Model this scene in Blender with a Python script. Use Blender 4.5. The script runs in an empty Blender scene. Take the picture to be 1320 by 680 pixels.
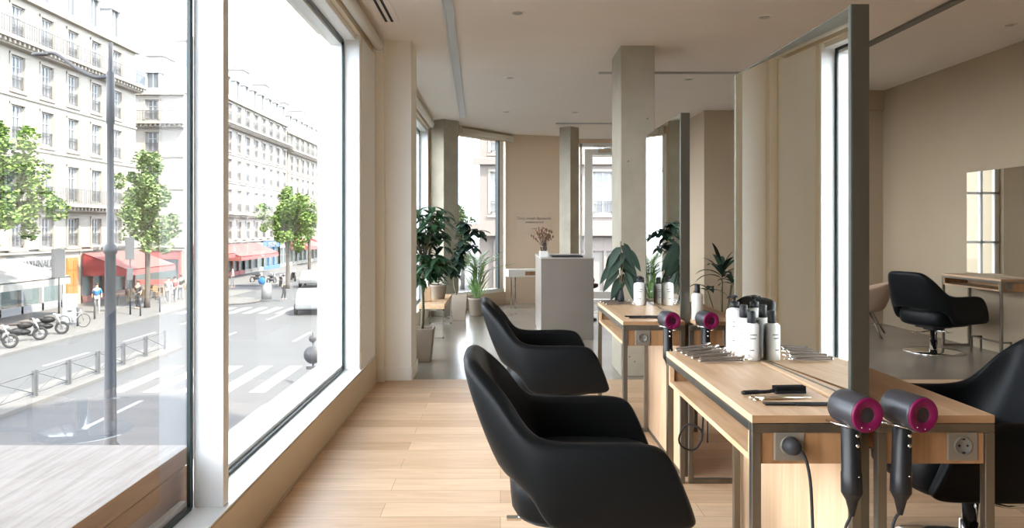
import bpy, bmesh, math, random
from mathutils import Vector, Matrix, Euler
PI = math.pi
R = math.radians
random.seed(7)
SC = bpy.context.scene
COL = SC.collection
F = 962.0                      # focal length in pixels of the 1320 px frame
CX, CY, CH = 645.0, 293.0, 1.2  # vanishing point and eye height
def at(px, py, Y):             # a point at real depth Y
    return Vector(((px-CX)*Y/F, Y, CH-(py-CY)*Y/F))
G = -3.87                      # street level

# ------------------------------------------------------------------ materials
MATS = {}
def s2l(c):
    return tuple(((v/12.92) if v <= 0.04045 else ((v+0.055)/1.055)**2.4) for v in c)
def mat(name, col, rough=0.5, metal=0.0, spec=0.5, var=0.0, scale=8.0, stretch=(1,1,1), bump=0.0, coat=0.0, col2=None, detail=4, emit=0, sheen=0):
    if name in MATS: return MATS[name]
    m = bpy.data.materials.new(name); m.use_nodes = True
    nt = m.node_tree; b = nt.nodes['Principled BSDF']
    b.inputs['Base Color'].default_value = (*col, 1)
    b.inputs['Roughness'].default_value = rough
    b.inputs['Metallic'].default_value = metal
    b.inputs['Specular IOR Level'].default_value = spec
    if coat: b.inputs['Coat Weight'].default_value = coat
    if sheen: b.inputs['Sheen Weight'].default_value = sheen
    if var or bump or col2:
        tc = nt.nodes.new('ShaderNodeTexCoord'); mp = nt.nodes.new('ShaderNodeMapping')
        mp.inputs['Scale'].default_value = stretch
        nt.links.new(tc.outputs['Object'], mp.inputs['Vector'])
        nz = nt.nodes.new('ShaderNodeTexNoise'); nz.inputs['Scale'].default_value = scale; nz.inputs['Detail'].default_value = detail
        nt.links.new(mp.outputs[0], nz.inputs['Vector'])
        if var or col2:
            rp = nt.nodes.new('ShaderNodeValToRGB')
            c2 = col2 or tuple(min(1, v*(1+var)) for v in col)
            c1 = col if col2 else tuple(v*(1-var) for v in col)
            rp.color_ramp.elements[0].position = 0.3; rp.color_ramp.elements[1].position = 0.7
            rp.color_ramp.elements[0].color = (*c1, 1); rp.color_ramp.elements[1].color = (*c2, 1)
            nt.links.new(nz.outputs['Fac'], rp.inputs['Fac']); nt.links.new(rp.outputs[0], b.inputs['Base Color'])
        if bump:
            bp = nt.nodes.new('ShaderNodeBump'); bp.inputs['Strength'].default_value = bump; bp.inputs['Distance'].default_value = 0.01
            nt.links.new(nz.outputs['Fac'], bp.inputs['Height']); nt.links.new(bp.outputs[0], b.inputs['Normal'])
    MATS[name] = m
    return m

def wood_mat(name, dark, light, stretch, scale=3.0, rough=0.45):
    m = bpy.data.materials.new(name); m.use_nodes = True; nt = m.node_tree; b = nt.nodes['Principled BSDF']
    tc = nt.nodes.new('ShaderNodeTexCoord'); mp = nt.nodes.new('ShaderNodeMapping'); mp.inputs['Scale'].default_value = stretch
    nt.links.new(tc.outputs['Object'], mp.inputs['Vector'])
    n1 = nt.nodes.new('ShaderNodeTexNoise'); n1.inputs['Scale'].default_value = scale; n1.inputs['Detail'].default_value = 6; n1.inputs['Distortion'].default_value = 0.6
    nt.links.new(mp.outputs[0], n1.inputs['Vector'])
    rp = nt.nodes.new('ShaderNodeValToRGB'); e = rp.color_ramp.elements
    e[0].position = 0.35; e[1].position = 0.62; e[0].color = (*dark, 1); e[1].color = (*light, 1)
    nt.links.new(n1.outputs['Fac'], rp.inputs['Fac']); nt.links.new(rp.outputs[0], b.inputs['Base Color'])
    b.inputs['Roughness'].default_value = rough
    bp = nt.nodes.new('ShaderNodeBump'); bp.inputs['Strength'].default_value = 0.08; bp.inputs['Distance'].default_value = 0.004
    nt.links.new(n1.outputs['Fac'], bp.inputs['Height']); nt.links.new(bp.outputs[0], b.inputs['Normal'])
    MATS[name] = m
    return m

def floor_wood():
    m = bpy.data.materials.new('oak_floorboards'); m.use_nodes = True; nt = m.node_tree; b = nt.nodes['Principled BSDF']; L = nt.links.new
    tc = nt.nodes.new('ShaderNodeTexCoord')
    br = nt.nodes.new('ShaderNodeTexBrick')
    br.inputs['Scale'].default_value = 1.0; br.inputs['Brick Width'].default_value = 1.35; br.inputs['Row Height'].default_value = 0.155
    br.inputs['Mortar Size'].default_value = 0.0012; br.inputs['Mortar Smooth'].default_value = 0.2; br.inputs['Bias'].default_value = 0.0
    br.offset = 0.37
    br.inputs['Color1'].default_value = (0.76,0.55,0.36,1); br.inputs['Color2'].default_value = (0.56,0.365,0.215,1); br.inputs['Mortar'].default_value = (0.34,0.2,0.1,1)
    L(tc.outputs['Object'], br.inputs['Vector'])
    mp = nt.nodes.new('ShaderNodeMapping'); mp.inputs['Scale'].default_value = (1.2, 11, 1); L(tc.outputs['Object'], mp.inputs['Vector'])
    nz = nt.nodes.new('ShaderNodeTexNoise'); nz.inputs['Scale'].default_value = 2.5; nz.inputs['Detail'].default_value = 7; nz.inputs['Distortion'].default_value = 1.0
    L(mp.outputs[0], nz.inputs['Vector'])
    rp = nt.nodes.new('ShaderNodeValToRGB'); e = rp.color_ramp.elements; e[0].position = .3; e[1].position = .7
    e[0].color = (.86,.84,.80,1); e[1].color = (1.06,1.06,1.06,1); L(nz.outputs['Fac'], rp.inputs['Fac'])
    mx = nt.nodes.new('ShaderNodeMix'); mx.data_type = 'RGBA'; mx.blend_type = 'MULTIPLY'; mx.inputs[0].default_value = 1.0
    L(br.outputs['Color'], mx.inputs[6]); L(rp.outputs[0], mx.inputs[7]); L(mx.outputs[2], b.inputs['Base Color'])
    b.inputs['Roughness'].default_value = 0.42
    bp = nt.nodes.new('ShaderNodeBump'); bp.inputs['Strength'].default_value = 0.15; bp.inputs['Distance'].default_value = 0.003
    L(br.outputs['Fac'], bp.inputs['Height']); bp.invert = True; L(bp.outputs[0], b.inputs['Normal'])
    return m

def concrete(name, c1, c2, rough=0.75):
    m = bpy.data.materials.new(name); m.use_nodes = True; nt = m.node_tree; b = nt.nodes['Principled BSDF']; L = nt.links.new
    tc = nt.nodes.new('ShaderNodeTexCoord')
    n1 = nt.nodes.new('ShaderNodeTexNoise'); n1.inputs['Scale'].default_value = 2.2; n1.inputs['Detail'].default_value = 9; n1.inputs['Roughness'].default_value = .65
    L(tc.outputs['Object'], n1.inputs['Vector'])
    rp = nt.nodes.new('ShaderNodeValToRGB'); e = rp.color_ramp.elements; e[0].position = .3; e[1].position = .7; e[0].color = (*c1, 1); e[1].color = (*c2, 1)
    L(n1.outputs['Fac'], rp.inputs['Fac'])
    vo = nt.nodes.new('ShaderNodeTexVoronoi'); vo.inputs['Scale'].default_value = 7; L(tc.outputs['Object'], vo.inputs['Vector'])
    r2 = nt.nodes.new('ShaderNodeValToRGB'); f = r2.color_ramp.elements; f[0].position = .035; f[1].position = .07; f[0].color = (.3, .27, .22, 1); f[1].color = (1, 1, 1, 1)
    L(vo.outputs['Distance'], r2.inputs['Fac'])
    mx = nt.nodes.new('ShaderNodeMix'); mx.data_type = 'RGBA'; mx.blend_type = 'MULTIPLY'; mx.inputs[0].default_value = .8
    L(rp.outputs[0], mx.inputs[6]); L(r2.outputs[0], mx.inputs[7]); L(mx.outputs[2], b.inputs['Base Color'])
    b.inputs['Roughness'].default_value = rough
    bp = nt.nodes.new('ShaderNodeBump'); bp.inputs['Strength'].default_value = .25; bp.inputs['Distance'].default_value = .01
    L(n1.outputs['Fac'], bp.inputs['Height']); L(bp.outputs[0], b.inputs['Normal'])
    MATS[name] = m
    return m

def glass_mat(name, refl=0.06, tint=(1, 1, 1)):
    m = bpy.data.materials.new(name); m.use_nodes = True; nt = m.node_tree; nt.nodes.clear(); L = nt.links.new
    o = nt.nodes.new('ShaderNodeOutputMaterial'); t = nt.nodes.new('ShaderNodeBsdfTransparent'); g = nt.nodes.new('ShaderNodeBsdfGlossy')
    t.inputs['Color'].default_value = (*tint, 1); g.inputs['Roughness'].default_value = 0.0
    fr = nt.nodes.new('ShaderNodeFresnel'); fr.inputs['IOR'].default_value = 1.45
    mul = nt.nodes.new('ShaderNodeMath'); mul.operation = 'MULTIPLY'; mul.inputs[1].default_value = refl; L(fr.outputs[0], mul.inputs[0])
    mx = nt.nodes.new('ShaderNodeMixShader'); L(mul.outputs[0], mx.inputs[0]); L(t.outputs[0], mx.inputs[1]); L(g.outputs[0], mx.inputs[2]); L(mx.outputs[0], o.inputs['Surface'])
    MATS[name] = m
    return m

M_FLOOR = floor_wood()
M_CONCFLOOR = mat('polished_concrete_floor', (.27,.24,.20), .22, var=.10, scale=1.6)
M_CEIL = mat('ceiling_plaster', (.85,.79,.725), .9, var=.01, scale=3)
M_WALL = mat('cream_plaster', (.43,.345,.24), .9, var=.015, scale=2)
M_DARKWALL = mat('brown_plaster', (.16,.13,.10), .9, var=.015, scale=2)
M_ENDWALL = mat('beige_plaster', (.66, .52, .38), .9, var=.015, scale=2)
M_WHITE = mat('white_frame_paint', (.86,.88,.87), .45)
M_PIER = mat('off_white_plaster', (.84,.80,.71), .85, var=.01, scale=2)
M_PLINTH = mat('greige_board', (.66, .56, .42), .6)
M_GASKET = mat('dark_green_gasket', (.012, .03, .03), .35)
M_GLASS = glass_mat('window_glass', .2)
M_CLEAR = glass_mat('clear_vase_glass', 1.0, (.93, .95, .94))
M_MIRROR = mat('mirror_silver', (.90,.91,.87), .0, 1.0)
M_STEEL = mat('brushed_steel_tube', (.24,.22,.185), .38, 1.0, var=.12, scale=20, stretch=(1,1,.1))
M_STEELDARK = mat('dark_bronze_steel', (.15,.14,.11), .45, .85, var=.15, scale=9, stretch=(1,1,.2))
M_CHROME = mat('chrome', (.82, .82, .80), .08, 1.0)
M_DESK = mat('satin_metal_panel', (.26,.225,.19), .42, .5, var=.06, scale=3)
M_OAK = wood_mat('light_oak', (.50, .315, .17), (.62, .42, .255), (9, .9, 9))
M_OAKV = wood_mat('light_oak_upright', (.55, .37, .22), (.66, .47, .30), (9, 9, .8))
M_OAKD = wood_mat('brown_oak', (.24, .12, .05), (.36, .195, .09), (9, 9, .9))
M_OAKE = wood_mat('oak_edge_shaded', (.27,.15,.07), (.36,.21,.105), (.9,9,9))  # tabletop oak darkened: shade on the end edges is put into the colour
M_BENCHTOP = wood_mat('weathered_bench_top', (.13,.11,.095), (.205,.185,.168), (11,.7,9), 5, .6)
M_BENCHSIDE = wood_mat('brown_bench_side', (.20,.085,.028), (.30,.145,.05), (9,.6,9), 2.5, .7)
M_LEATHER = mat('black_leather', (.0035,.0045,.005), .46, spec=.16, bump=.05, scale=160)
M_BLACK = mat('black_plastic', (.007,.007,.008), .5, spec=.3)
M_MATTEBLACK = mat('matt_black_rubber', (.015, .015, .016), .7)
M_DRYER = mat('iron_grey_dryer', (.035,.034,.038), .38, .2)
M_HANDLE = mat('charcoal_dryer_handle', (.009,.009,.010), .42, .0, spec=.35)
M_MAGENTA = mat('magenta_plastic', (.15,.003,.048), .45, spec=.3)
M_BOTTLE = mat('white_bottle_plastic', (.80, .80, .76), .35)
M_GREYBOTTLE = mat('pale_grey_bottle', (.55, .53, .49), .35)
M_INK = mat('grey_ink', (.16, .13, .13), .7)
M_CLIP = mat('taupe_clip_metal', (.15,.12,.10), .4, .3)
M_GOLD = mat('pale_gold_steel', (.75, .68, .55), .2, 1.0)
M_POT = mat('taupe_pot', (.30, .25, .20), .8, var=.06, scale=6)
M_POTL = mat('light_taupe_pot', (.42, .36, .29), .8, var=.06, scale=6)
M_SOIL = mat('potting_soil', (.05, .035, .025), .95, var=.3, scale=40)
M_LEAFD = mat('dark_green_leaf', (.035,.11,.045), .4, var=.35, scale=9)
M_LEAFB = mat('deep_green_leaf', (.014,.034,.02), .6, spec=.3, var=.35, scale=9)
M_LEAFP = mat('palm_green_leaf', (.16, .30, .08), .45, var=.35, scale=9)
M_STEM = mat('green_brown_stem', (.12, .10, .05), .7)
M_BLIND = mat('cream_blind_fabric', (.70, .66, .57), .85)
M_SOCKET = mat('warm_grey_socket', (.22,.19,.15), .4, .3)
M_OUTLETDK = mat('socket_recess', (.15,.135,.11), .5, .0)
M_BEIGE = mat('beige_upholstery', (.42, .30, .22), .85, bump=.1, scale=60)
M_DRIED = mat('dried_flowers', (.20, .11, .07), .9, var=.4, scale=60)
M_WHITEC = mat('white_ceramic', (.80, .78, .74), .3)
# street
M_FAC = mat('limestone_facade', (0.290,0.270,0.232), .9, var=.05, scale=.6)
M_FAC2 = mat('pale_stone_facade', (0.290,0.270,0.244), .9, var=.05, scale=.6)
M_FAC3 = mat('pinkish_stone_facade', (0.178,0.153,0.136), .9, var=.04, scale=.6)
M_STONE = mat('stone_moulding', (0.267,0.244,0.209), .9)
M_ROOF = mat('zinc_roof', (0.165,0.193,0.215), .5, .0, var=.1, scale=1)
M_WINFR = mat('window_paint', (0.303,0.303,0.297), .6)
M_WINGL = mat('window_dark_glass', (0.110,0.121,0.129), .15, spec=.6)
M_IRON = mat('wrought_iron', (0.088,0.091,0.094), .6)
M_CHIM = mat('chimney_render', (0.220,0.204,0.187), .9)
M_ASPH = mat('asphalt', (0.077,0.079,0.082), .9, var=.06, scale=.5)
M_PAVE = mat('pavement_stone', (0.123,0.120,0.114), .9, var=.06, scale=.8)
M_PAINT = mat('road_marking_white', (0.246,0.246,0.242), .8)
M_RED = mat('red_awning_cloth', (0.216,0.021,0.024), .8)
M_REDL = mat('faded_red_awning_cloth', (0.252,0.078,0.072), .8)
M_AWNW = mat('ivory_awning_cloth', (0.240,0.228,0.204), .8)
M_DOOR = wood_mat('orange_oak_door', (.30, .13, .035), (.38, .18, .055), (6, 6, 1), 1.5, .5)
M_SHOPW = mat('white_shopfront', (0.209,0.215,0.220), .6)
M_SHOPB = mat('blue_shopfront', (0.033,0.110,0.231), .6)
M_SHOPG = mat('shop_glass', (.10, .13, .13), .2)
M_POLE = mat('grey_lamp_post', (0.039,0.041,0.047), .5)
M_TLEAF = mat('plane_tree_leaves', (0.126,0.204,0.042), .8, var=.35, scale=1.5)
M_TLEAF2 = mat('hazy_tree_leaves', (0.150,0.216,0.078), .8, var=.3, scale=1.5)
M_BARK = mat('tree_bark', (0.088,0.077,0.063), .9, var=.2, scale=5)
M_CAR = mat('silver_car_paint', (0.198,0.204,0.209), .3)
M_TYRE = mat('tyre_rubber', (.02, .02, .02), .8)
M_RATTAN = mat('bistro_rattan', (0.182,0.121,0.066), .8)
M_SKIN = mat('skin', (.42, .26, .18), .6)
M_HAIR = mat('dark_hair', (.03, .02, .015), .7)

# ------------------------------------------------------------------ mesh builder
class MB:
    def __init__(s): s.bm = bmesh.new(); s.mi = 0
    def _f(s, vs, smooth=False):
        try:
            f = s.bm.faces.new(vs); f.material_index = s.mi; f.smooth = smooth; return f
        except ValueError: return None
    def box(s, x0, x1, y0, y1, z0, z1, mx=None):
        P = [(x0,y0,z0),(x1,y0,z0),(x1,y1,z0),(x0,y1,z0),(x0,y0,z1),(x1,y0,z1),(x1,y1,z1),(x0,y1,z1)]
        if mx: P = [mx @ Vector(p) for p in P]
        v = [s.bm.verts.new(p) for p in P]
        for q in ((0,3,2,1),(4,5,6,7),(0,1,5,4),(1,2,6,5),(2,3,7,6),(3,0,4,7)): s._f([v[i] for i in q])
        return s
    def prism(s, pts, z0, z1):
        a = [s.bm.verts.new((p[0],p[1],z0)) for p in pts]; b = [s.bm.verts.new((p[0],p[1],z1)) for p in pts]
        n = len(pts); s._f(a[::-1]); s._f(b)
        for i in range(n): s._f([a[i], a[(i+1)%n], b[(i+1)%n], b[i]])
        return s
    def extr(s, pts3, vec):   # extrude a planar polygon by vec
        a = [s.bm.verts.new(p) for p in pts3]; b = [s.bm.verts.new(Vector(p)+Vector(vec)) for p in pts3]
        n = len(a); s._f(a[::-1]); s._f(b)
        for i in range(n): s._f([a[i], a[(i+1)%n], b[(i+1)%n], b[i]])
        return s
    def tube(s, pts, r, n=8, cap=True, closed=False):
        pts = [Vector(p) for p in pts]; N = len(pts)
        rr = r if isinstance(r, (list, tuple)) else [r]*N
        rings = []; prev = None
        for i, p in enumerate(pts):
            if closed: t = (pts[(i+1)%N]-pts[(i-1)%N])
            else: t = pts[min(i+1,N-1)]-pts[max(i-1,0)]
            t = t.normalized() if t.length > 1e-9 else Vector((0,0,1))
            if prev is None:
                u = t.cross(Vector((0,0,1)))
                if u.length < 1e-3: u = t.cross(Vector((1,0,0)))
            else: u = prev - t*prev.dot(t)
            u.normalize(); prev = u; w = t.cross(u)
            rings.append([s.bm.verts.new(p+(u*math.cos(2*PI*k/n)+w*math.sin(2*PI*k/n))*rr[i]) for k in range(n)])
        rg = range(N if closed else N-1)
        for i in rg:
            A, B = rings[i], rings[(i+1)%N]
            for k in range(n): s._f([A[k],A[(k+1)%n],B[(k+1)%n],B[k]], n > 4)
        if cap and not closed: s._f(rings[0][::-1]); s._f(rings[-1])
        return s
    def sq(s, p0, p1, w):     # square tube, axis aligned
        p0, p1 = Vector(p0), Vector(p1); h = w/2
        lo = [min(p0[i],p1[i])-h for i in range(3)]; hi = [max(p0[i],p1[i])+h for i in range(3)]
        return s.box(lo[0],hi[0],lo[1],hi[1],lo[2],hi[2])
    def lathe(s, prof, c=(0,0,0), n=24, mx=None, sq=1.0, mats=None):
        c = Vector(c); rings = []
        for r, z in prof:
            ring = []
            for k in range(n):
                a = 2*PI*k/n; p = Vector((r*math.cos(a), r*math.sin(a)*sq, z))
                if mx: p = mx @ p
                ring.append(s.bm.verts.new(p+c))
            rings.append(ring)
        for i in range(len(rings)-1):
            if mats: s.mi = mats[i]
            for k in range(n): s._f([rings[i][k],rings[i][(k+1)%n],rings[i+1][(k+1)%n],rings[i+1][k]], True)
        if prof[0][0] > 1e-5: s._f(rings[0][::-1])
        if prof[-1][0] > 1e-5: s._f(rings[-1])
        return s
    def ell(s, c, rx, ry, rz, n=12, m=8):
        prof = [(max(1e-6, math.sin(PI*i/m)), -math.cos(PI*i/m)) for i in range(m+1)]
        return s.lathe(prof, c, n, Matrix.Diagonal((rx, ry, rz)).to_4x4().to_3x3())
    def leaf(s, p, d, up, L, W, droop=.3, seg=5, fold=.15, tip=1.0):
        p = Vector(p); d = Vector(d).normalized(); up = Vector(up)
        side = d.cross(up)
        if side.length < 1e-3: side = d.cross(Vector((1,0,0)))
        side.normalize(); nrm = side.cross(d).normalized()
        prev = None
        for i in range(seg+1):
            t = i/seg
            c = p + d*(L*t*(1-.25*droop*t)) - Vector((0,0,1))*(L*droop*t*t)
            w = W*.5*(math.sin(PI*min(1, t**.8))**.75 if 0 < t < 1 else .02)
            row = [s.bm.verts.new(c-side*w+nrm*fold*w), s.bm.verts.new(c), s.bm.verts.new(c+side*w+nrm*fold*w)]
            if prev:
                s._f([prev[0],prev[1],row[1],row[0]], True); s._f([prev[1],prev[2],row[2],row[1]], True)
            prev = row
        return s
    def build(s, name, ms, parent=None, loc=None, bevel=0, seg=2, subd=0, smooth=False, wn=False):
        if not isinstance(ms, (list, tuple)): ms = [ms]
        bmesh.ops.recalc_face_normals(s.bm, faces=s.bm.faces) if not getattr(s, 'open', False) else None
        me = bpy.data.meshes.new(name)
        if loc is not None: bmesh.ops.translate(s.bm, verts=s.bm.verts, vec=-Vector(loc))
        s.bm.to_mesh(me); s.bm.free()
        for m in ms: me.materials.append(m)
        if smooth:
            for p in me.polygons: p.use_smooth = True
        o = bpy.data.objects.new(name, me); COL.objects.link(o)
        if loc is not None: o.location = loc
        if parent: o.parent = parent
        if bevel:
            b = o.modifiers.new('Bevel', 'BEVEL'); b.width = bevel; b.segments = seg; b.limit_method = 'ANGLE'; b.angle_limit = R(40)
            b.harden_normals = False
        if subd:
            u = o.modifiers.new('Sub', 'SUBSURF'); u.levels = subd; u.render_levels = subd
        return o

def tag(o, label=None, cat=None, group=None, kind=None):
    if label: o['label'] = label
    if cat: o['category'] = cat
    if group: o['group'] = group
    if kind: o['kind'] = kind
    return o
def thing(name, label, cat, loc=(0,0,0), rz=0, group=None):
    o = bpy.data.objects.new(name, None); COL.objects.link(o); o.location = loc; o.rotation_euler = (0,0,rz); o.empty_display_size = .1
    return tag(o, label, cat, group)
def struct_empty(name):
    o = bpy.data.objects.new(name, None); COL.objects.link(o); o['kind'] = 'structure'; return o
def st(o): o['kind'] = 'structure'; return o
KIDS = {}
def dup(root, loc, rz=0, label=None, group=None):
    def cp(o, par):
        c = o.copy(); COL.objects.link(c)
        if par: c.parent = par
        for ch in [x for x in ALLCH(o)]: cp(ch, c)
        return c
    r = cp(root, None); r.location = loc; r.rotation_euler = (0,0,rz)
    if label: r['label'] = label
    if group: r['group'] = group
    return r
def ALLCH(o): return list(o.children)
def catmull(P, n):
    P = [Vector(p) for p in P]; out = []
    Q = [P[0]*2-P[1]]+P+[P[-1]*2-P[-2]]
    for i in range(1, len(Q)-2):
        for k in range(n):
            t = k/n; a,b,c,d = Q[i-1],Q[i],Q[i+1],Q[i+2]
            out.append(.5*((2*b)+(c-a)*t+(2*a-5*b+4*c-d)*t*t+(3*b-a-3*c+d)*t**3))
    out.append(P[-1]); return out
def text(body, size, m, parent, loc, rot, name='lettering', ext=.0008, sx=1.0):
    cu = bpy.data.curves.new(name, 'FONT'); cu.body = body; cu.size = size; cu.extrude = ext; cu.align_x = 'CENTER'; cu.align_y = 'CENTER'
    tmp = bpy.data.objects.new('tmp', cu); COL.objects.link(tmp)
    dg = bpy.context.evaluated_depsgraph_get(); me = bpy.data.meshes.new_from_object(tmp.evaluated_get(dg)); me.name = name
    bpy.data.objects.remove(tmp); bpy.data.curves.remove(cu)
    me.materials.clear(); me.materials.append(m)
    o = bpy.data.objects.new(name, me); COL.objects.link(o); o.parent = parent; o.location = loc; o.rotation_euler = rot; o.scale = (sx,1,1)
    return o

# ================================================================== ROOM SHELL
XW = -0.975; XG = -1.085; XO = -1.275          # inner face, glass, outer face of the window wall
CEIL = 2.665; CEIL2 = 2.91
m = MB()
PL = [(XO,-4.2),(5.0,-4.2),(5.0,5.9),(XO,5.9)]
m.prism(PL, -.25, 0); m.mi = 1
m.prism([(XO,5.9),(5.0,5.9),(5.0,9.6),(2.75,9.6),(2.75,12.7),(1.15,12.7),(1.0,12.15),(.1,11.95),(-.75,10.95),(XO,10.4)], -.25, 0)
st(m.build('floor', [M_FLOOR, M_CONCFLOOR]))
m = MB()
m.prism([(XO,-4.2),(2.97,-4.2),(2.97,9.6),(2.75,9.6),(2.75,12.7),(1.15,12.7),(1.0,12.15),(.1,11.95),(-.75,10.95),(XO,10.4)], CEIL, 3.2)
m.box(2.97,5.0,-4.2,9.34,CEIL2,3.2); m.box(2.97,5.0,9.34,9.6,CEIL,3.2)
st(m.build('ceiling', M_CEIL))
# left (window) wall
m = MB()
m.box(XO,XW,-4.2,10.3,-.25,.205)            # plinth
m.box(XO,XW,-4.2,10.3,2.545,CEIL)           # header
m.box(XO,XW,-4.2,-1.345,.205,2.545)
m.box(XO,XW,5.2,6.3,.205,2.545)
wl = st(m.build('wall_left', M_PIER))
m = MB(); m.box(XW-.0,XW+.012,-4.2,5.79,0.0,.198); m.box(XW+.012,XW+.018,-4.2,5.79,.0,.012); st(m.build('trim_1', M_PLINTH, bevel=.003))
m = MB(); m.box(XG-.014,XW+.014,-4.2,5.79,.2055,.212); m.box(XG+.01,XW+.004,5.25,5.79,.213,2.54); st(m.build('trim_2', M_WHITE))
m = MB(); m.box(XO-.03,XG-.015,-4.2,10.2,.2055,.216); st(m.build('trim_3', M_WHITE))
m = MB(); m.box(XW,-.905,5.8,6.0,0,CEIL); m.box(-.915,-.700,5.86,6.23,0,CEIL); m.box(XO,-.9,6.0,6.23,0,CEIL); st(m.build('wall_pier', M_PIER))
m = MB(); m.box(XW+.0,-.897,5.788,5.8,0,.105); m.box(-.915,-.690,5.848,5.86,0,.105); m.box(-.700,-.688,5.848,6.24,0,.105); st(m.build('baseboard_left', M_PIER, bevel=.002))
def window(name, y0, y1, mull=(), near_frame=True, far_out=True):
    r = struct_empty(name)
    f = MB(); f.box(XG,XW-.004,y1-.012,y1+.04,.2125,2.543)
    if near_frame: f.box(XG,XW-.004,y0-.04,y0+.012,.2125,2.543)
    f.box(XG,XW-.03,y0+.0125,y1-.0125,2.5,2.543)
    for q in mull: f.box(XG-.05,XW-.005,q-.025,q+.025,.2125,2.5)
    f.build('window_frame', M_WHITE, r, bevel=.002)
    f = MB()
    if far_out: f.box(XG-.09,XG-.0125,y1-.04,y1-.002,.2165,2.49)
    f.box(XG-.09,XG-.0125,y0+.013,y1-.041,2.46,2.50); f.box(XG-.09,XG-.0125,y0+.013,y1-.041,.2165,.245)
    f.build('outer_frame', M_WHITE, r)
    g = MB(); a = (XG-.012, XG-.0005)
    g.box(a[0],a[1],y1-.040,y1-.013,.213,2.5); g.box(a[0]-.004,a[1]+.006,y0+.013,y1-.041,.2126,.226); g.box(a[0],a[1]+.004,y0+.013,y1-.041,2.482,2.499)
    g.build('gasket', M_GASKET, r)
    p = MB(); p.box(XG-.008,XG-.002,y0+.02,y1-.03,.227,2.481); p.build('pane', M_GLASS, r)
    return r
window('window_1', -1.3, 2.65, far_out=False)
window('window_2', 2.69, 5.2, near_frame=False)
window('window_3', 6.25, 10.1, mull=(8.2,))
# mullion post face between windows 1 and 2 is the shared frame
# back & right walls
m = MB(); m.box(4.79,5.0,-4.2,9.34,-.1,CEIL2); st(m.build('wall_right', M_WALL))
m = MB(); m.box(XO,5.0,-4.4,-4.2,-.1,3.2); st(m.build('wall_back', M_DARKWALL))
# core block at Y=9.34 with a glazed opening at X 3.25..4.2
m = MB()
m.box(2.55,3.25,9.34,9.6,0,CEIL+.2); m.box(4.2,5.0,9.34,9.6,0,CEIL+.2); m.box(3.25,4.2,9.34,9.6,2.4,CEIL+.2); m.box(3.25,4.2,9.34,9.6,0,.2)
m.box(2.55,2.75,9.6,12.6,0,CEIL)
m.box(2.97,4.79,9.30,9.345,CEIL,CEIL2+.01)
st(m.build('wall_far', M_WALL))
w5 = struct_empty('window_5'); m = MB()
for a,b in ((3.25,3.31),(4.14,4.2),(3.46,3.49)): m.box(a,b,9.42,9.47,.2,2.4)
for a,b in ((.2,.26),(2.34,2.4),(1.0,1.03),(1.62,1.65)): m.box(3.25,4.2,9.42,9.47,a,b)
m.build('window_frame', M_WHITE, w5); m = MB(); m.box(3.25,4.2,9.44,9.446,.2,2.4); m.build('pane', M_GLASS, w5)
# chamfered corner window + end wall
A = Vector((-.66,10.80,0)); B = Vector((.085,11.75,0)); C = Vector((.96,12.0,0)); D = Vector((1.2,12.4,0))
def wallseg(mb, p, q, th, z0, z1, s=1):
    d = (q-p).normalized(); n = Vector((-d.y,d.x,0))*th*s
    mb.prism([p.xy, q.xy, (q+n).xy, (p+n).xy], z0, z1)
m = MB(); wallseg(m, B, C, .15, 0, CEIL); wallseg(m, C, D, .12, 0, CEIL); wallseg(m, A, B, .2, 0, .19); wallseg(m, A, B, .2, 2.56, CEIL)
m.box(2.3,2.6,12.4,12.55,0,CEIL); m.box(1.2,2.3,12.4,12.55,2.6,CEIL)
m.prism([(XO,10.2),(-1.0,10.2),(-.66,10.8),(-.8,10.92)],0,CEIL)
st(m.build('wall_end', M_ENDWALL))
w6 = struct_empty('window_6'); d = (B-A).normalized(); n6 = Vector((-d.y,d.x,0))
m = MB()
for t in (0.0, .90): 
    p = A.lerp(B, t) + n6*.03; q = p + d*.1; wallseg(m, p, q, .06, .19, 2.56)
wallseg(m, A+n6*.03, B+n6*.03, .07, .19, .25)
m.build('window_frame', M_WHITE, w6)
m = MB(); p = A.lerp(B,.875)+n6*.03; wallseg(m, p, p+d*.03, .06, .25, 2.56); m.build('gasket', M_GASKET, w6)
m = MB(); wallseg(m, A+n6*.06, B+n6*.06, .006, .25, 2.56); m.build('pane', M_GLASS, w6)
# glass entrance door
d1 = struct_empty('door_1'); m = MB()
m.box(1.2,1.27,12.4,12.46,0,2.6); m.box(2.24,2.3,12.4,12.46,0,2.6); m.box(1.2,2.3,12.4,12.46,2.54,2.6)
m.box(1.40,1.53,12.39,12.44,.02,2.5); m.box(2.02,2.14,12.39,12.44,.02,2.5); m.box(1.53,2.02,12.39,12.44,.02,.14); m.box(1.53,2.02,12.39,12.44,2.40,2.5); m.box(1.32,1.36,12.4,12.46,0,2.6)
m.build('door_frame', M_WHITE, d1, bevel=.004)
m = MB(); m.box(1.27,2.24,12.42,12.426,.05,2.55); m.build('pane', M_GLASS, d1)
m = MB(); m.box(1.62,1.82,12.34,12.39,2.44,2.5); m.tube([(1.72,12.36,2.5),(1.95,12.30,2.52),(1.55,12.38,2.55)], .012, 6); m.build('door_closer', M_GOLD, d1)
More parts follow.
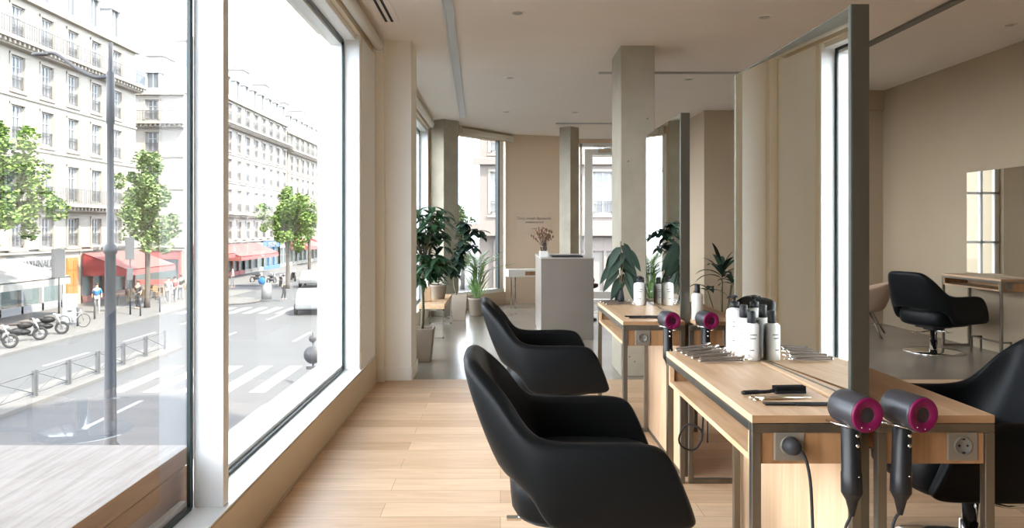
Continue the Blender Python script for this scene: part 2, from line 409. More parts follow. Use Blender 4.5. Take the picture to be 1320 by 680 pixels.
# concrete columns
M_CONC = concrete('fair_faced_concrete', (.30,.27,.205), (.42,.385,.30))
m = MB(); m.box(.972,1.245,6.02,6.5,0,CEIL+.02); st(m.build('column', M_CONC, bevel=.006))
m = MB(); m.prism([(-1.0,10.27),(-.765,10.08),(-.575,10.30),(-.81,10.5)],0,CEIL+.02); st(m.build('column', M_CONC, bevel=.005))
m = MB(); m.prism([(.868,10.97),(1.015,10.80),(1.155,10.97),(1.01,11.14)],0,CEIL+.02); st(m.build('column', M_CONC, bevel=.005))
# ceiling details
m = MB()
def track(mb, p, q, w):
    p, q = Vector(p), Vector(q); d = (q-p).normalized(); n = Vector((-d.y,d.x,0))*w/2
    for a, b, z in ((-1,-.72,.012),(.72,1,.012),(-.72,.72,.003)):
        mb.prism([(p+n*a).xy,(q+n*a).xy,(q+n*b).xy,(p+n*b).xy][::-1], CEIL-z, CEIL-.0006)
track(m, (-.10,-3.0,0), (-.50,9.9,0), .075)
M_TRACK = mat('aluminium_track', (.50,.50,.49), .4, .5)
o = m.build('light_track', M_TRACK); tag(o, 'long grey recessed light track in the ceiling beside the windows', 'light track')
m = MB(); track(m, (.93,7.05,0), (2.96,7.05,0), .05); o = m.build('light_track', M_TRACK); tag(o, 'thin light track across the ceiling past the concrete pillar by the workstations', 'light track')
m = MB(); track(m, (.78,10.48,0), (1.75,10.48,0), .05); o = m.build('light_track', M_TRACK); tag(o, 'short light track across the ceiling in front of the glass door', 'light track')
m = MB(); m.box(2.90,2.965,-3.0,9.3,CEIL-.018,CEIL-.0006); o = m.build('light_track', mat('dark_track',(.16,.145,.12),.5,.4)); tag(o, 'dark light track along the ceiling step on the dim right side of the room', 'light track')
v = thing('ceiling_vent', 'white linear slot vent with two dark slits by the roller blind', 'vent', (-.79,4.3,CEIL))
m = MB(); m.box(-.07,.07,-1.0,1.03,-.004,.0); m.build('vent_frame', M_CEIL, v)
m = MB(); m.box(-.028,-.01,-.98,1.0,-.0065,-.003); m.box(.014,.032,-.98,1.0,-.0065,-.003); m.build('slot', M_BLACK, v)
def downlight(x, y, z, label):
    t = thing('ceiling_light', label, 'light', (x,y,z))
    m = MB(); m.lathe([(.034,-.001),(.05,-.006),(.055,-.001),(.055,.0)], n=24); m.build('trim_ring', M_CEIL, t)
    m = MB(); m.lathe([(.0001,-.0005),(.035,-.0045),(.036,.0)], n=20); m.build('lamp_face', mat('unlit_lamp',(.45,.43,.40),.4), t)
    return t
dl0 = downlight(.117,5.1,CEIL,'unlit round downlight in the ceiling ahead of the big concrete pillar, left of it')
dup(dl0,(.09,7.3,CEIL),0,'small unlit downlight, middle one of the row of three running towards the beige end wall')
dup(dl0,(.07,9.46,CEIL),0,'small unlit downlight, farthest of the row of three above the room centre')
dup(dl0,(.95,9.5,CEIL),0,'small unlit downlight just ahead of the slim concrete column by the door')
dup(dl0,(1.84,5.2,CEIL),0,'unlit downlight in the ceiling above the near mirror')
dup(dl0,(1.86,7.38,CEIL),0,'small unlit downlight above the cream wall behind the potted dracaena')
dup(dl0,(4.3,6.3,CEIL2),0,'unlit downlight in the raised ceiling above the wall mirror')
# roller blinds
def blind(loc, L, rz, label, r=.038):
    t = thing('roller_blind', label, 'blind', loc, rz)
    m = MB(); m.tube([(0,0,0),(0,L,0)], r, 20); m.build('fabric_roll', M_BLIND, t)
    m = MB(); m.box(-.075,-.045,0,L,-.05,.075); m.box(-.045,.0,0,L,.062,.075); m.build('headrail', M_PLINTH, t)
    m = MB(); m.box(-.05,.03,L,L+.006,-.05,.07); m.build('bracket', M_WHITE, t)
    m = MB(); m.box(-.05,.03,-.006,0,-.05,.07); m.build('bracket', M_WHITE, t)
    return t
blind((-.925,2.72,2.585),2.96,0,'cream roller blind rolled up above the second big street window')
blind((-.925,-1.2,2.585),3.85,0,'cream roller blind rolled up above the window with the bench outside')
blind((-.925,6.27,2.585),3.75,0,'cream roller blind above the window behind the potted plants')
ang = math.atan2(-(B-A).x, (B-A).y)
blind((A.x+.09,A.y-.07,2.59),(B-A).length,ang,'cream roller blind above the angled corner window',.045)

# ================================================================== SALON CHAIR
def shell_mesh(half, th, name, m_, parent, n=4, subd=1):
    # half: rows (xb,yb,zb, xt,yt,zt) from mid-back to arm front
    rows = [Vector(h[:3]) for h in half]; tops = [Vector(h[3:6]) for h in half]
    b = catmull(rows, n); t = catmull(tops, n)
    mir = lambda v: Vector((v.x,-v.y,v.z))
    Bp = [mir(v) for v in b[:0:-1]]+b; Tp = [mir(v) for v in t[:0:-1]]+t
    N = len(Bp); mb = MB(); rings = []
    for i in range(N):
        tg = (Bp[min(i+1,N-1)]-Bp[max(i-1,0)]); tg.z = 0; tg.normalize()
        nn = Vector((tg.y,-tg.x,0))                  # outward
        c = Vector((-.0,0,0))
        if nn.dot(Vector((Bp[i].x-.12, Bp[i].y, 0))) < 0: nn = -nn
        w = th*.5*(1 if 1 < i < N-2 else (.85 if i in (1,N-2) else .45))
        up = (Tp[i]-Bp[i]); H = up.length; u = up.normalized()
        ring = []
        for q in (0.04,.3,.62,.93):
            ring.append(Bp[i]+u*H*q+nn*(w+.012*math.sin(PI*q)))
        for a in (45,90,135):
            ring.append(Tp[i]-u*w*(1-math.sin(R(a)))+nn*w*math.cos(R(a)))
        for q in (.93,.62,.3,.04):
            ring.append(Bp[i]+u*H*q-nn*(w-.010*math.sin(PI*q)))
        ring.append(Bp[i]-nn*w*.5-u*.004); ring.append(Bp[i]+nn*w*.5-u*.004)
        rings.append([mb.bm.verts.new(p) for p in ring])
    K = len(rings[0])
    for i in range(N-1):
        for k in range(K): mb._f([rings[i][k],rings[i][(k+1)%K],rings[i+1][(k+1)%K],rings[i+1][k]], True)
    mb._f(rings[0][::-1], True); mb._f(rings[-1], True)
    return mb.build(name, m_, parent, subd=subd, smooth=True)
HALF = [(-.240,0,.432,-.365,0,.785),(-.237,.10,.431,-.362,.10,.785),(-.228,.185,.428,-.345,.185,.770),(-.200,.248,.420,-.262,.245,.690),
        (-.150,.285,.375,-.182,.288,.592),(-.100,.302,.302,-.105,.305,.563),(.03,.308,.296,.02,.315,.560),(.18,.306,.296,.150,.317,.560),
        (.290,.300,.300,.222,.313,.540),(.325,.296,.322,.262,.305,.475)]
def make_chair(label, loc, rz, group=None):
    t = thing('salon_chair', label, 'chair', loc, rz, group)
    shell_mesh(HALF, .062, 'backrest', M_LEATHER, t)
    m = MB()
    def sup(cx, cy, cz, ax, ay, az, e=4, n=28, k=14):
        rings = []
        for i in range(k+1):
            ph = -PI/2+PI*i/k; cz_ = math.copysign(abs(math.sin(ph))**(2/e), math.sin(ph)); cr = abs(math.cos(ph))**(2/e)
            rings.append([(cx+ax*cr*math.copysign(abs(math.cos(a))**(2/e), math.cos(a)), cy+ay*cr*math.copysign(abs(math.sin(a))**(2/e), math.sin(a)), cz+az*cz_) for a in [2*PI*j/n for j in range(n)]])
        vr = [[m.bm.verts.new(p) for p in r] for r in rings[1:-1]]
        for i in range(len(vr)-1):
            for j in range(n): m._f([vr[i][j],vr[i][(j+1)%n],vr[i+1][(j+1)%n],vr[i+1][j]], True)
        m._f(vr[0][::-1], True); m._f(vr[-1], True)
    sup(.035,0,.345,.265,.262,.098)
    m.build('seat', M_LEATHER, t, smooth=True)
    m = MB(); m.lathe([(.0001,.215),(.085,.215),(.09,.225),(.09,.245),(.0001,.247)]); m.box(-.12,.12,-.10,.10,.235,.252); m.build('seat_plate', M_MATTEBLACK, t)
    m = MB(); m.lathe([(.03,.215),(.03,.12),(.038,.118),(.038,.03),(.05,.022),(.05,.018)]); m.build('pedestal', M_CHROME, t)
    m = MB(); m.lathe([(.0001,.024),(.05,.024),(.15,.018),(.262,.010),(.272,.004),(.268,0),(.0001,0)], n=48); m.build('base_plate', M_CHROME, t)
    m = MB(); m.tube([(.0,.035,.20),(-.10,.06,.185),(-.20,.06,.19)], .006, 8); m.box(-.24,-.19,.045,.075,.185,.193); m.build('pump_lever', M_CHROME, t)
    m = MB(); m.tube([(.0,-.03,.21),(.04,-.085,.205),(.05,-.12,.20)], .006, 8); m.box(.03,.07,-.15,-.115,.193,.207); m.build('lock_pedal', M_CHROME, t)
    return t
ch = make_chair('black leather salon chair nearest the camera, drawn up to the near oak workstation', (.262,2.54,0), 0)
dup(ch, (.268,4.38,0), R(1), 'black leather salon chair between the nearest chair and the metal reception desk')
dup(ch, (1.745,2.77,0), PI, 'black leather salon chair facing the near right table, behind the mirror side')
dup(ch, (4.19,7.22,0), R(20), 'black leather salon chair in front of the wall mirror across the room')

# ================================================================== WORKSTATIONS
def make_table(label, loc, W, L, open_side, x_leg0=0.0, depth_pan=True):
    """local x 0..W, y 0..L (front at y=0), top at z .76; open shelf side at x=0 ('L') or x=W ('R')"""
    t = thing('styling_table', label, 'table', loc)
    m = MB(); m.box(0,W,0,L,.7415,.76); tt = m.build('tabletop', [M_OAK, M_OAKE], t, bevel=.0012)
    for p in tt.data.polygons: p.material_index = 1 if abs(p.normal.y) > .5 else 0  # front and rear edges get the oak with painted-in shade
    w = .022; h = w/2
    m = MB()
    m.sq((h+x_leg0,h,.7295),(W-h,h,.7295),w); m.sq((h,L-h,.7295),(W-h,L-h,.7295),w); m.sq((h,h+w,.7295),(h,L-h-w,.7295),w); m.sq((W-h,h+w,.7295),(W-h,L-h-w,.7295),w)
    m.build('frame', M_STEEL, t, bevel=.0015)
    for (x,y) in ((h+x_leg0,h),(W-h,h),(h,L-h),(W-h,L-h)):
        m = MB(); m.box(x-h,x+h,y-h,y+h,.0,.718); m.build('leg', M_STEEL, t, bevel=.0015)
    for y in (h, L-h):
        m = MB(); m.box(w+x_leg0*(y<.1),W-w,y-h,y+h,0.0,.022); m.build('base_rail', M_STEEL, t, bevel=.0015)
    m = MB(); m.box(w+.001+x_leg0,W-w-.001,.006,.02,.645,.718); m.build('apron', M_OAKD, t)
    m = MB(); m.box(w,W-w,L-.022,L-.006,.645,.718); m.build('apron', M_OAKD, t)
    m = MB(); x0, x1 = (.004, W-w) if open_side == 'L' else (w, W-.004)
    m.box(x0,x1,.024,L-.024,.645,.66); xb = W-w-.012 if open_side == 'L' else w
    m.box(xb,xb+.012,.024,L-.024,.66,.718); e = .004 if open_side == 'L' else W-.02
    m.box(e,e+.016,.024,.04,.66,.718); m.box(e,e+.016,L-.04,L-.024,.66,.718)
    m.build('shelf', M_OAK, t, bevel=.001)
    return t
def make_mirror(label, loc, L, skew=0.0):
    """double mirror panel in a slim steel frame, from the floor to z 1.7525; local x 0..0.044, y 0..L"""
    t = thing('styling_mirror', label, 'mirror', loc, R(1.25) if skew else 0)
    m = MB(); H = 1.7525
    m.box(0,.044,0,.02,0,H); m.box(0,.044,L-.012,L,0,H); m.box(.004,.040,.02,L-.012,H-.004,H); m.box(0,.044,.02,L-.012,0,.02)
    m.build('frame', M_STEELDARK, t, bevel=.001)
    m = MB(); m.prism([(.0015+skew,.02),(.0425,.02),(.0425,L-.012),(.0015,L-.012)],.7605,H-.004); m.build('mirror_glass', M_MIRROR, t)
    m = MB(); m.box(.004,.040,.02,L-.012,.02,.744); m.build('base_panel', M_OAKV, t)
    m = MB(); m.box(.0,.044,.02,L-.012,.744,.7604); m.build('rail', M_OAK, t)
    m = MB(); m.prism([(skew-.001,.02),(.0015+skew,.02),(.0015,L-.012),(-.001,L-.012)],.7605,.7635); m.build('bottom_seal', M_STEELDARK, t)
    m = MB(); m.box(-.0012,.0,.0,.006,.76,H); m.build('edge_strip', M_GASKET, t)
    return t
def make_socket(label, loc):
    t = thing('wall_socket', label, 'socket', loc)
    m = MB(); m.box(-.036,.036,-.006,0,-.036,.036); m.build('face_plate', M_SOCKET, t, bevel=.003)
    mx = Matrix.Rotation(R(90),3,'X')
    m = MB(); m.lathe([(.0001,.0012),(.0165,.0012),(.0180,.0034),(.0215,.0036),(.0225,-.001)], (0,-.006,0), 28, mx); m.build('socket_ring', M_OUTLETDK, t)
    m = MB()
    for dx in (-.0095,.0095): m.lathe([(.0001,.0008),(.0026,.0008),(.0026,-.001)], (dx,-.0072,0), 10, mx)
    m.box(-.003,.003,-.0102,-.0075,.014,.018); m.box(-.003,.003,-.0102,-.0075,-.018,-.014); m.build('pin_hole', M_BLACK, t)
    return t
def make_dryer(label, c, axis, handle_end, cord, ring=True):
    c = Vector(c); t = thing('hair_dryer', label, 'hair dryer', c)
    ax = Vector(axis).normalized(); q = Vector((0,0,1)).rotation_difference(ax).to_matrix()
    m = MB(); m.lathe([(.012,-.046),(.030,-.047),(.036,-.044),(.0388,-.038),(.0395,0),(.0395,.038),(.0385,.043)], n=40, mx=q); m.build('barrel', M_DRYER, t)
    m = MB(); m.lathe([(.0385,.043),(.037,.0462),(.0350,.0470),(.0300,.0464),(.0180,.0445),(.0165,.042),(.0163,.030)], n=40, mx=q); nr = m.build('nozzle_ring', M_MAGENTA, t)
    m = MB(); m.lathe([(.0001,.030),(.0162,.030),(.0162,.041),(.0158,.041),(.0158,.0302)], n=28, mx=q); m.build('air_channel', M_BLACK, t)
    for a in (-70,-110):
        p = q @ Vector((.030*math.cos(R(a)), .030*math.sin(R(a)), .0462)); m = MB(); m.ell(p,.0016,.0016,.0016,8,6); m.build('stud', M_CHROME, nr)
    he = Vector(handle_end)-c; h0 = -ax*.012 + he.normalized()*.030; dr = (he-h0)
    P = [h0, h0+dr*.12, h0+dr*.68, h0+dr*.70, h0+dr*.97, he, he+dr.normalized()*.012, he+dr.normalized()*.045]
    m = MB(); m.tube(P, [.0190,.0200,.0207,.0220,.0225,.0200,.013,.005], 24); hd = m.build('handle', M_HANDLE, t)
    side = Vector((.35,-1,0)).normalized()
    for f in (.16,.30): m = MB(); m.ell(h0+dr*f+side*.0200,.0045,.003,.0045,12,8); m.build('button', M_CHROME, hd)
    m = MB(); m.ell(h0+dr*.72+side*.0215,.002,.002,.002,8,6); m.build('indicator', M_CHROME, hd)
    m = MB(); pts = catmull([he+dr.normalized()*.04]+[Vector(p)-c for p in cord], 6); m.tube(pts, .0033, 8); m.build('cord', M_MATTEBLACK, t)
    if ring:
        h = thing('dryer_holder', label.replace('hair dryer','wire cradle holding the hair dryer').replace('iron grey and magenta ','chrome ') , 'holder', c)
        m = MB(); hc = he*.0 + (h0*.62+he*.38)*0 + Vector((h0.x,h0.y,-.054)); pts = []
        for k in range(25):
            a = R(120+300*k/24); pts.append(hc+Vector((.038*math.cos(a), .034*math.sin(a), .012-.006*math.sin(a)-.010*math.cos(a))))
        m.tube(pts, .0021, 8)
        up = c.y; yb = (1.752 if up < 2 else 3.502)-up
        m.tube([pts[0], Vector((pts[0].x, yb, pts[0].z-.004))], .0022, 6); m.tube([pts[-1], Vector((pts[-1].x, yb, pts[-1].z-.004))], .0022, 6)
        m.build('cradle_wire', M_CHROME, h)
    return t
T0 = 1.75
def station(y0, near):
    w = 'nearest the camera' if near else 'in the second row'
    make_table(f'oak styling table on the window side of the mirror {w}', (.590 if near else .575,y0,0), .257 if near else .292, .905, 'L')
    make_table(f'oak styling table right of the mirror {w}', (.915,y0,0), .245, .905, 'R', x_leg0=-.030)
    make_mirror(f'tall steel-framed mirror between the two oak tables {w}', (.869,y0+.095,0), .87, .039 if near else 0)
station(T0, True); station(T0+1.75, False)
make_socket('warm grey wall socket with a black plug, on the near table apron', (.678,1.756,.689))
make_socket('empty warm grey wall socket on the apron of the near table right of the dryers', (1.085,1.756,.689))
make_socket('empty warm grey wall socket on the far table beside its hair dryer', (.668,3.506,.683))
make_socket('dim grey wall socket on the far table behind the pale grey bottle', (1.08,3.506,.683))
# plug + cord
pl = thing('power_plug', 'round black power plug with a hanging cord in the near table socket', 'plug', (.678,1.746,.692))
m = MB(); mx = Matrix.Rotation(R(90),3,'X'); m.lathe([(.0001,.034),(.010,.034),(.0165,.028),(.0195,.014),(.0195,0),(.0001,0)], n=28, mx=mx); m.build('plug_body', M_MATTEBLACK, pl, smooth=True)
m = MB(); m.tube(catmull([(0.004,-.026,.0),(.018,-.030,-.012),(.028,-.032,-.04),(.036,-.03,-.09),(.045,-.02,-.2),(.056,-.01,-.35),(.06,0,-.66)], 6), .0036, 8); m.build('cord', M_MATTEBLACK, pl)

Y=1.66
make_dryer('iron grey and magenta hair dryer hanging left of the near mirror post', at(1101,528,Y), (.20,-.98,-.03), at(1098,637,Y-.01), [at(1095,668,Y), at(1088,690,Y), at(1084,760,Y+.03), (.80,1.70,.02)])
make_dryer('iron grey and magenta hair dryer hanging right of the near mirror post', at(1170,528,Y), (.24,-.97,-.03), at(1161,636,Y-.01), [at(1154,668,Y), at(1149,690,Y), at(1143,760,Y+.03), (.90,1.70,.02)])
Y=3.40
make_dryer('iron grey and magenta hair dryer hanging left of the far mirror post', at(862,411.5,Y), (.20,-.97,-.03), at(861,462,Y), [at(861,475,Y),at(861,520,Y+.02),at(862,570,Y+.05)])
make_dryer('iron grey and magenta hair dryer hanging right of the far mirror post', at(911,411.5,Y), (.20,-.97,-.03), at(910,462,Y), [at(911,475,Y),at(912,520,Y+.02),at(912,570,Y+.05)])
# loose cable loops under the near table
def loopcord(label, c, r, n):
    t = MB(); pts = []
    for k in range(28): 
        a = 2*PI*k/27*n; pts.append((c[0]+r*math.cos(a)*(1+.15*math.sin(2*a)), c[1]+.01*k/27+.01*math.sin(a*.7), c[2]+r*1.15*math.sin(a)))
    t.tube(catmull([(c[0]+r*1.3,c[1],c[2]+.17),(c[0]+r*1.1,c[1],c[2]+.08)],4)+pts, .0035, 8)
    o = t.build('power_cable', M_MATTEBLACK, loc=(c[0],c[1],0)); return tag(o, label, 'cable')
loopcord('black power cord looped under the near table beside its far leg', (.69,2.70,.44), .04, 1.2)
loopcord('black power cord coiled under the far table behind the mirror foot', (1.0,3.60,.42), .045, 1.6)

# ------------------------------------------------------------------ things on the tables
TZ = .7605
def bottle(label, x, y, h, r, pump, mbody=M_BOTTLE, group=None, lab=True, sign=-1):
    t = thing('shampoo_bottle', label, 'bottle', (x,y,TZ), 0, group)
    hb = h*(.74 if not pump else .76)
    m = MB(); m.lathe([(.0001,0),(r*.93,0),(r,.004),(r,hb-.012),(r*.93,hb-.004),(r*.78,hb),(r*.34,hb+.004),(r*.34,hb+.008)], n=28, sq=.92); m.build('bottle_body', mbody, t)
    m = MB()
    if pump:
        m.lathe([(r*.52,hb+.006),(r*.55,hb+.010),(r*.55,hb+.024),(r*.30,hb+.026),(r*.16,hb+.028),(r*.16,h-.010),(r*.42,h-.009),(r*.45,h-.002),(.0001,h)], n=20)
        m.tube([(0,0,h-.006),(-.020*1,0.0,h-.007),(-.026,0,h-.011)], .0035, 8)
    else:
        m.lathe([(r*.47,hb+.002),(r*.50,hb+.004),(r*.47,h-.001),(r*.42,h),(.0001,h)], n=24)
    m.build('cap', M_BLACK, t)
    if lab:
        for k,(z,w) in enumerate(((.72,.6),(.62,.5),(.30,.34))):
            m = MB(); n=5
            for j in range(n):
                a = -PI*.5-.5+ (j+.5)/n*w*1.4
                p = Vector((r*1.004*math.cos(a), r*.924*math.sin(a), hb*z)); tgv = Vector((-math.sin(a), math.cos(a),0))
                d2 = tgv*r*.09; u = Vector((0,0,.0016)); nv = Vector((math.cos(a),math.sin(a),0))*.0004
                m.extr([p-d2-u,p+d2-u,p+d2+u,p-d2+u], nv)
            m.build('print_line', M_INK, t)
        m = MB()   # dense back print, faces the mirror
        for k in range(9):
            for j in range(5):
                a = .15+(j-.2)/5*.9; p = Vector((r*1.004*math.cos(a), r*.924*math.sin(a), hb*(.30+.055*k))); tgv = Vector((-math.sin(a), math.cos(a),0))
                d2 = tgv*r*(.05+.03*((k*3+j)%3)); u = Vector((0,0,.0011)); nv = Vector((math.cos(a),math.sin(a),0))*.0004
                m.extr([p-d2-u,p+d2-u,p+d2+u,p-d2+u], nv)
        for j in range(7):
            a = .2+j*.09; p = Vector((r*1.004*math.cos(a), r*.924*math.sin(a), hb*.20)); tgv = Vector((-math.sin(a), math.cos(a),0)); d2 = tgv*r*.025; u = Vector((0,0,.006)); nv = Vector((math.cos(a),math.sin(a),0))*.0004
            m.extr([p-d2-u,p+d2-u,p+d2+u,p-d2+u], nv)
        m.build('back_label', M_INK, t)
    return t
bottle('white bottle with black flat cap, front one of three on the near table', .833,2.475,.163,.0275,False)
bottle('white bottle with black flat cap, standing between the pump bottle and the front bottle', .829,2.545,.176,.0275,False)
bottle('white bottle with black pump, rear one of three on the near table', .822,2.620,.203,.0285,True)
bottle('white pump bottle standing by the mirror on the far table', .792,4.24,.165,.034,True)
bottle('white capped bottle behind the pump bottle on the far table', .822,4.34,.15,.028,False)
bottle('pale grey bottle with black cap behind the far mirror post', .938,3.555,.17,.0265,False,M_GREYBOTTLE,lab=False)
def clip(label, x, y, L, rz, z=0, group=None, pitch=0):
    t = thing('hair_clip', label, 'hair clip', (x,y,TZ+z), rz, group); t.rotation_euler = (0,-pitch,rz)
    m = MB()
    for s_, lift in ((-1,.002),(1,.010)):
        pts = [(0,0,lift+.001),(L*.3,s_*.001,lift+.002),(L*.75,s_*.002,lift+.004),(L*.84,s_*.002,lift+.004)]
        for i in range(3):
            a, b = Vector(pts[i]), Vector(pts[i+1]); w0 = .0045+.005*i/3; w1 = .0045+.005*(i+1)/3
            m.extr([(a.x,a.y-w0,a.z),(b.x,b.y-w1,b.z),(b.x,b.y+w1,b.z),(a.x,a.y+w0,a.z)], (0,0,.0055))
    m.build('clip_blade', M_CLIP, t, bevel=.0006)
    m = MB(); m.tube([(L*.82,-.009,.009),(L*.82,.009,.009)], .0055, 10); m.tube([(L*.82,0,.012),(L*.9,.004,.020),(L,.006,.022)], [.004,.005,.003], 8); m.tube([(L*.82,0,.006),(L*.92,-.004,.010),(L*1.02,-.006,.012)], [.004,.005,.003], 8)
    m.build('spring_end', M_CHROME, t)
    m = MB(); m.ell((.0,0,.007),.005,.005,.004,10,6); m.build('tip', M_CHROME, t)
    return t
words = ['nearest to the camera','second from the front','middle of the five','fourth from the front','farthest, by the table end']
for k,(x,y,L,rz,p) in enumerate(((.648,2.425,.165,3,0),(.638,2.475,.150,5,.03),(.632,2.53,.145,5,.05),(.628,2.578,.135,6,.06),(.62,2.625,.125,5,.07))):
    clip(f'taupe metal hair clip in the row on the near table, {words[k]}', x, y, L, R(rz), 0, 'hair clips on the near table', p)
for k,(x,y,L,rz) in enumerate(((.60,4.22,.17,2),(.595,4.29,.15,3),(.585,4.345,.14,4))):
    clip(['taupe metal hair clip on the far table, front one of three','taupe metal hair clip on the far table, middle one of three','taupe metal hair clip on the far table, rear one of three'][k], x, y, L, R(rz), 0, 'hair clips on the far table')
# brush
b = thing('hair_brush', 'black round-bristled hair brush lying on the near table', 'brush', (.632,1.955,TZ), R(4))
m = MB(); m.tube(catmull([(0,0,.007),(.03,0,.008),(.07,0,.009),(.088,0,.012)],4), [.004]+[.0062]*5+[.005]*4+[.005]*2+[.007], 12); m.build('handle', M_BLACK, b)
m = MB(); m.box(.086,.170,-.013,.013,.004,.012); m.build('head', M_BLACK, b, bevel=.003)
m = MB()
for i in range(26):
    for j in range(7):
        x = .088+i*.0032; y = -.011+j*.0037; m.box(x-.0006,x+.0006,y-.0006,y+.0006,.011,.024)
m.build('bristles', M_BLACK, b)
def comb(label, x, y, L, rz, z=TZ):
    o = thing('hair_comb', label, 'comb', (x,y,z), rz)
    m = MB(); m.box(0,L,.006,.014,.0,.0045); m.box(0,L*.42,-.009,.006,0,.0045); m.build('spine', M_BLACK, o, bevel=.001)
    m = MB(); n = int(L*.56/.0028)
    for i in range(n): m.box(L*.43+i*.0028,L*.43+i*.0028+.0014,-.012,.006,.001,.0035)
    m.build('teeth', M_BLACK, o)
    return o
comb('flat black comb at the front edge of the near table', .655,1.852,.175,R(-1))
comb('black tail comb on the far table nearer its front edge', .625,3.62,.20,R(-2))
comb('black comb lying behind another comb on the far table', .615,3.68,.19,R(2))
s_ = thing('hair_scissors', 'pale gold hair scissors lying under the brush on the near table', 'scissors', (.640,1.905,TZ), R(5))
m = MB()
for sy in (-1,1):
    ring = [(.012+.011*math.cos(2*PI*k/18), sy*.012+.008*math.sin(2*PI*k/18), .003) for k in range(18)]
    m.tube(ring, .0018, 6, closed=True)
m.build('finger_ring', M_GOLD, s_)
m = MB(); m.tube([(.022,.010,.003),(.06,.003,.003),(.16,.002,.0025)], [.0025,.004,.0008], 6); m.tube([(.022,-.010,.004),(.06,-.003,.004),(.158,-.003,.0035)], [.0025,.004,.0008], 6); m.ell((.062,0,.006),.003,.003,.002,8,6); m.build('blade', M_GOLD, s_)
o = thing('black_pouch','small black pouch lying on the open shelf of the far table','pouch',(.70,4.02,.661)); m = MB(); m.ell((0,0,.018),.055,.09,.018,16,8); m.build('pouch_body', M_MATTEBLACK, o)
# ------------------------------------------------------------------ plants
def pot(t, r0, r1, h, m_, square=False, feet=False):
    m = MB()
    if square:
        a = r0*.95; b_ = r1*.95
        for (z0,w0,z1,w1) in ((0,a,h,b_),):
            P0 = [(-w0,-w0,z0),(w0,-w0,z0),(w0,w0,z0),(-w0,w0,z0)]; P1 = [(-w1,-w1,z1),(w1,-w1,z1),(w1,w1,z1),(-w1,w1,z1)]
            A_ = [m.bm.verts.new(p) for p in P0]; B_ = [m.bm.verts.new(p) for p in P1]; Ci = [m.bm.verts.new((p[0]*.88,p[1]*.88,h)) for p in P1]; Di = [m.bm.verts.new((p[0]*.86,p[1]*.86,h-.03)) for p in P1]
            m._f(A_[::-1])
            for X_, Y_ in ((A_,B_),(B_,Ci),(Ci,Di)):
                for i in range(4): m._f([X_[i],X_[(i+1)%4],Y_[(i+1)%4],Y_[i]])
            m._f(Di)
        m.build('pot', m_, t, bevel=.004)
    else:
        m.lathe([(.0001,0),(r0*.94,0),(r0,.008),(r1*.99,h-.02),(r1*1.03,h-.018),(r1*1.03,h),(r1*.9,h),(r1*.88,h-.03),(.0001,h-.031)], n=32); m.build('pot', m_, t)
    m = MB(); rr = r1*(.84 if not square else .8)
    m.lathe([(.0001,h-.012),(rr*.6,h-.013),(rr,h-.022),(rr,h-.03)], n=20); m.build('soil', M_SOIL, t)
rnd = random.Random(11)
def rdir(r_, el0, el1):
    a = r_.uniform(0,2*PI); e = r_.uniform(el0,el1); return Vector((math.cos(a)*math.cos(e), math.sin(a)*math.cos(e), math.sin(e)))
# pachira by the pier
t = thing('potted_money_tree','big leafy money tree in a tapered taupe pot beside the white pier','plant',(-.705,6.72,0))
pot(t,.085,.115,.30,M_POT,square=True)
m = MB(); brs = []
m.tube(catmull([(0,0,.27),(.01,.0,.5),(0,.02,.72),(.02,.0,.9)],4), [.016]*4+[.013]*8+[.009], 10)
fo = MB(); fo.open = True
for k in range(58):
    h0 = rnd.uniform(.68,.95); base = Vector((.01,0,h0)); 
    tip = Vector((rnd.uniform(-.16,.19), rnd.uniform(-.26,.26), rnd.uniform(.74,1.38)))
    mid = (base+tip)/2+Vector((0,0,.05)); m.tube(catmull([base,mid,tip],4), .0035, 6)
    od = (tip-base).normalized()
    for j in range(6):
        a = 2*PI*j/6+k; dv = (od*.25+Vector((math.cos(a),math.sin(a),-.15))).normalized()
        fo.leaf(tip, dv, (0,0,1), rnd.uniform(.13,.19), rnd.uniform(.048,.066), .45, 5)
m.build('stem', M_STEM, t); fo.build('foliage', M_LEAFD, t)
# second trunk leaves near the pier are part of the same plant
# low bench
bn = thing('low_bench','pale wood low bench with steel loop legs under the window behind the pier','bench',(-.745,8.70,0))
m = MB(); m.box(-.14,.14,-.63,.63,.318,.368); m.build('seat_board', M_OAK, bn, bevel=.004)
for y in (-.62,.61):
    m = MB(); 
    for a,b_ in (((-.128,y,.009),(-.128,y,.31)),((.128,y,.009),(.128,y,.31)),((-.128,y,.009),(.128,y,.009)),((-.128,y,.31),(.128,y,.31))): m.sq(a,b_,.014)
    m.build('leg', M_CHROME, bn)
t = thing('potted_rubber_plant','small dark rubber plant in a taupe pot on the low bench','plant',(-.725,8.72,.3685))
pot(t,.075,.098,.165,M_POT)
m = MB(); m.tube([(0,0,.14),(0,0,.30)], .006, 8); m.build('stem', M_STEM, t)
fo = MB(); fo.open=True
for k in range(15):
    a = k*2.4; z = .17+.011*k; fo.leaf((0,0,z),(math.cos(a),math.sin(a),.30+.06*k),(0,0,1), .165-.004*k,.085,.35,6)
fo.build('foliage', M_LEAFB, t)
t = thing('wooden_block','tilted pale wooden block standing on the low bench','block',(-.83,8.42,.3685),R(12)); m = MB()
m.extr([(-.05,-.05,0),(.055,-.05,0),(.04,-.05,.165),(-.058,-.05,.172)],(0,.12,0)); m.build('block_body', M_OAKV, t, bevel=.014, seg=3)
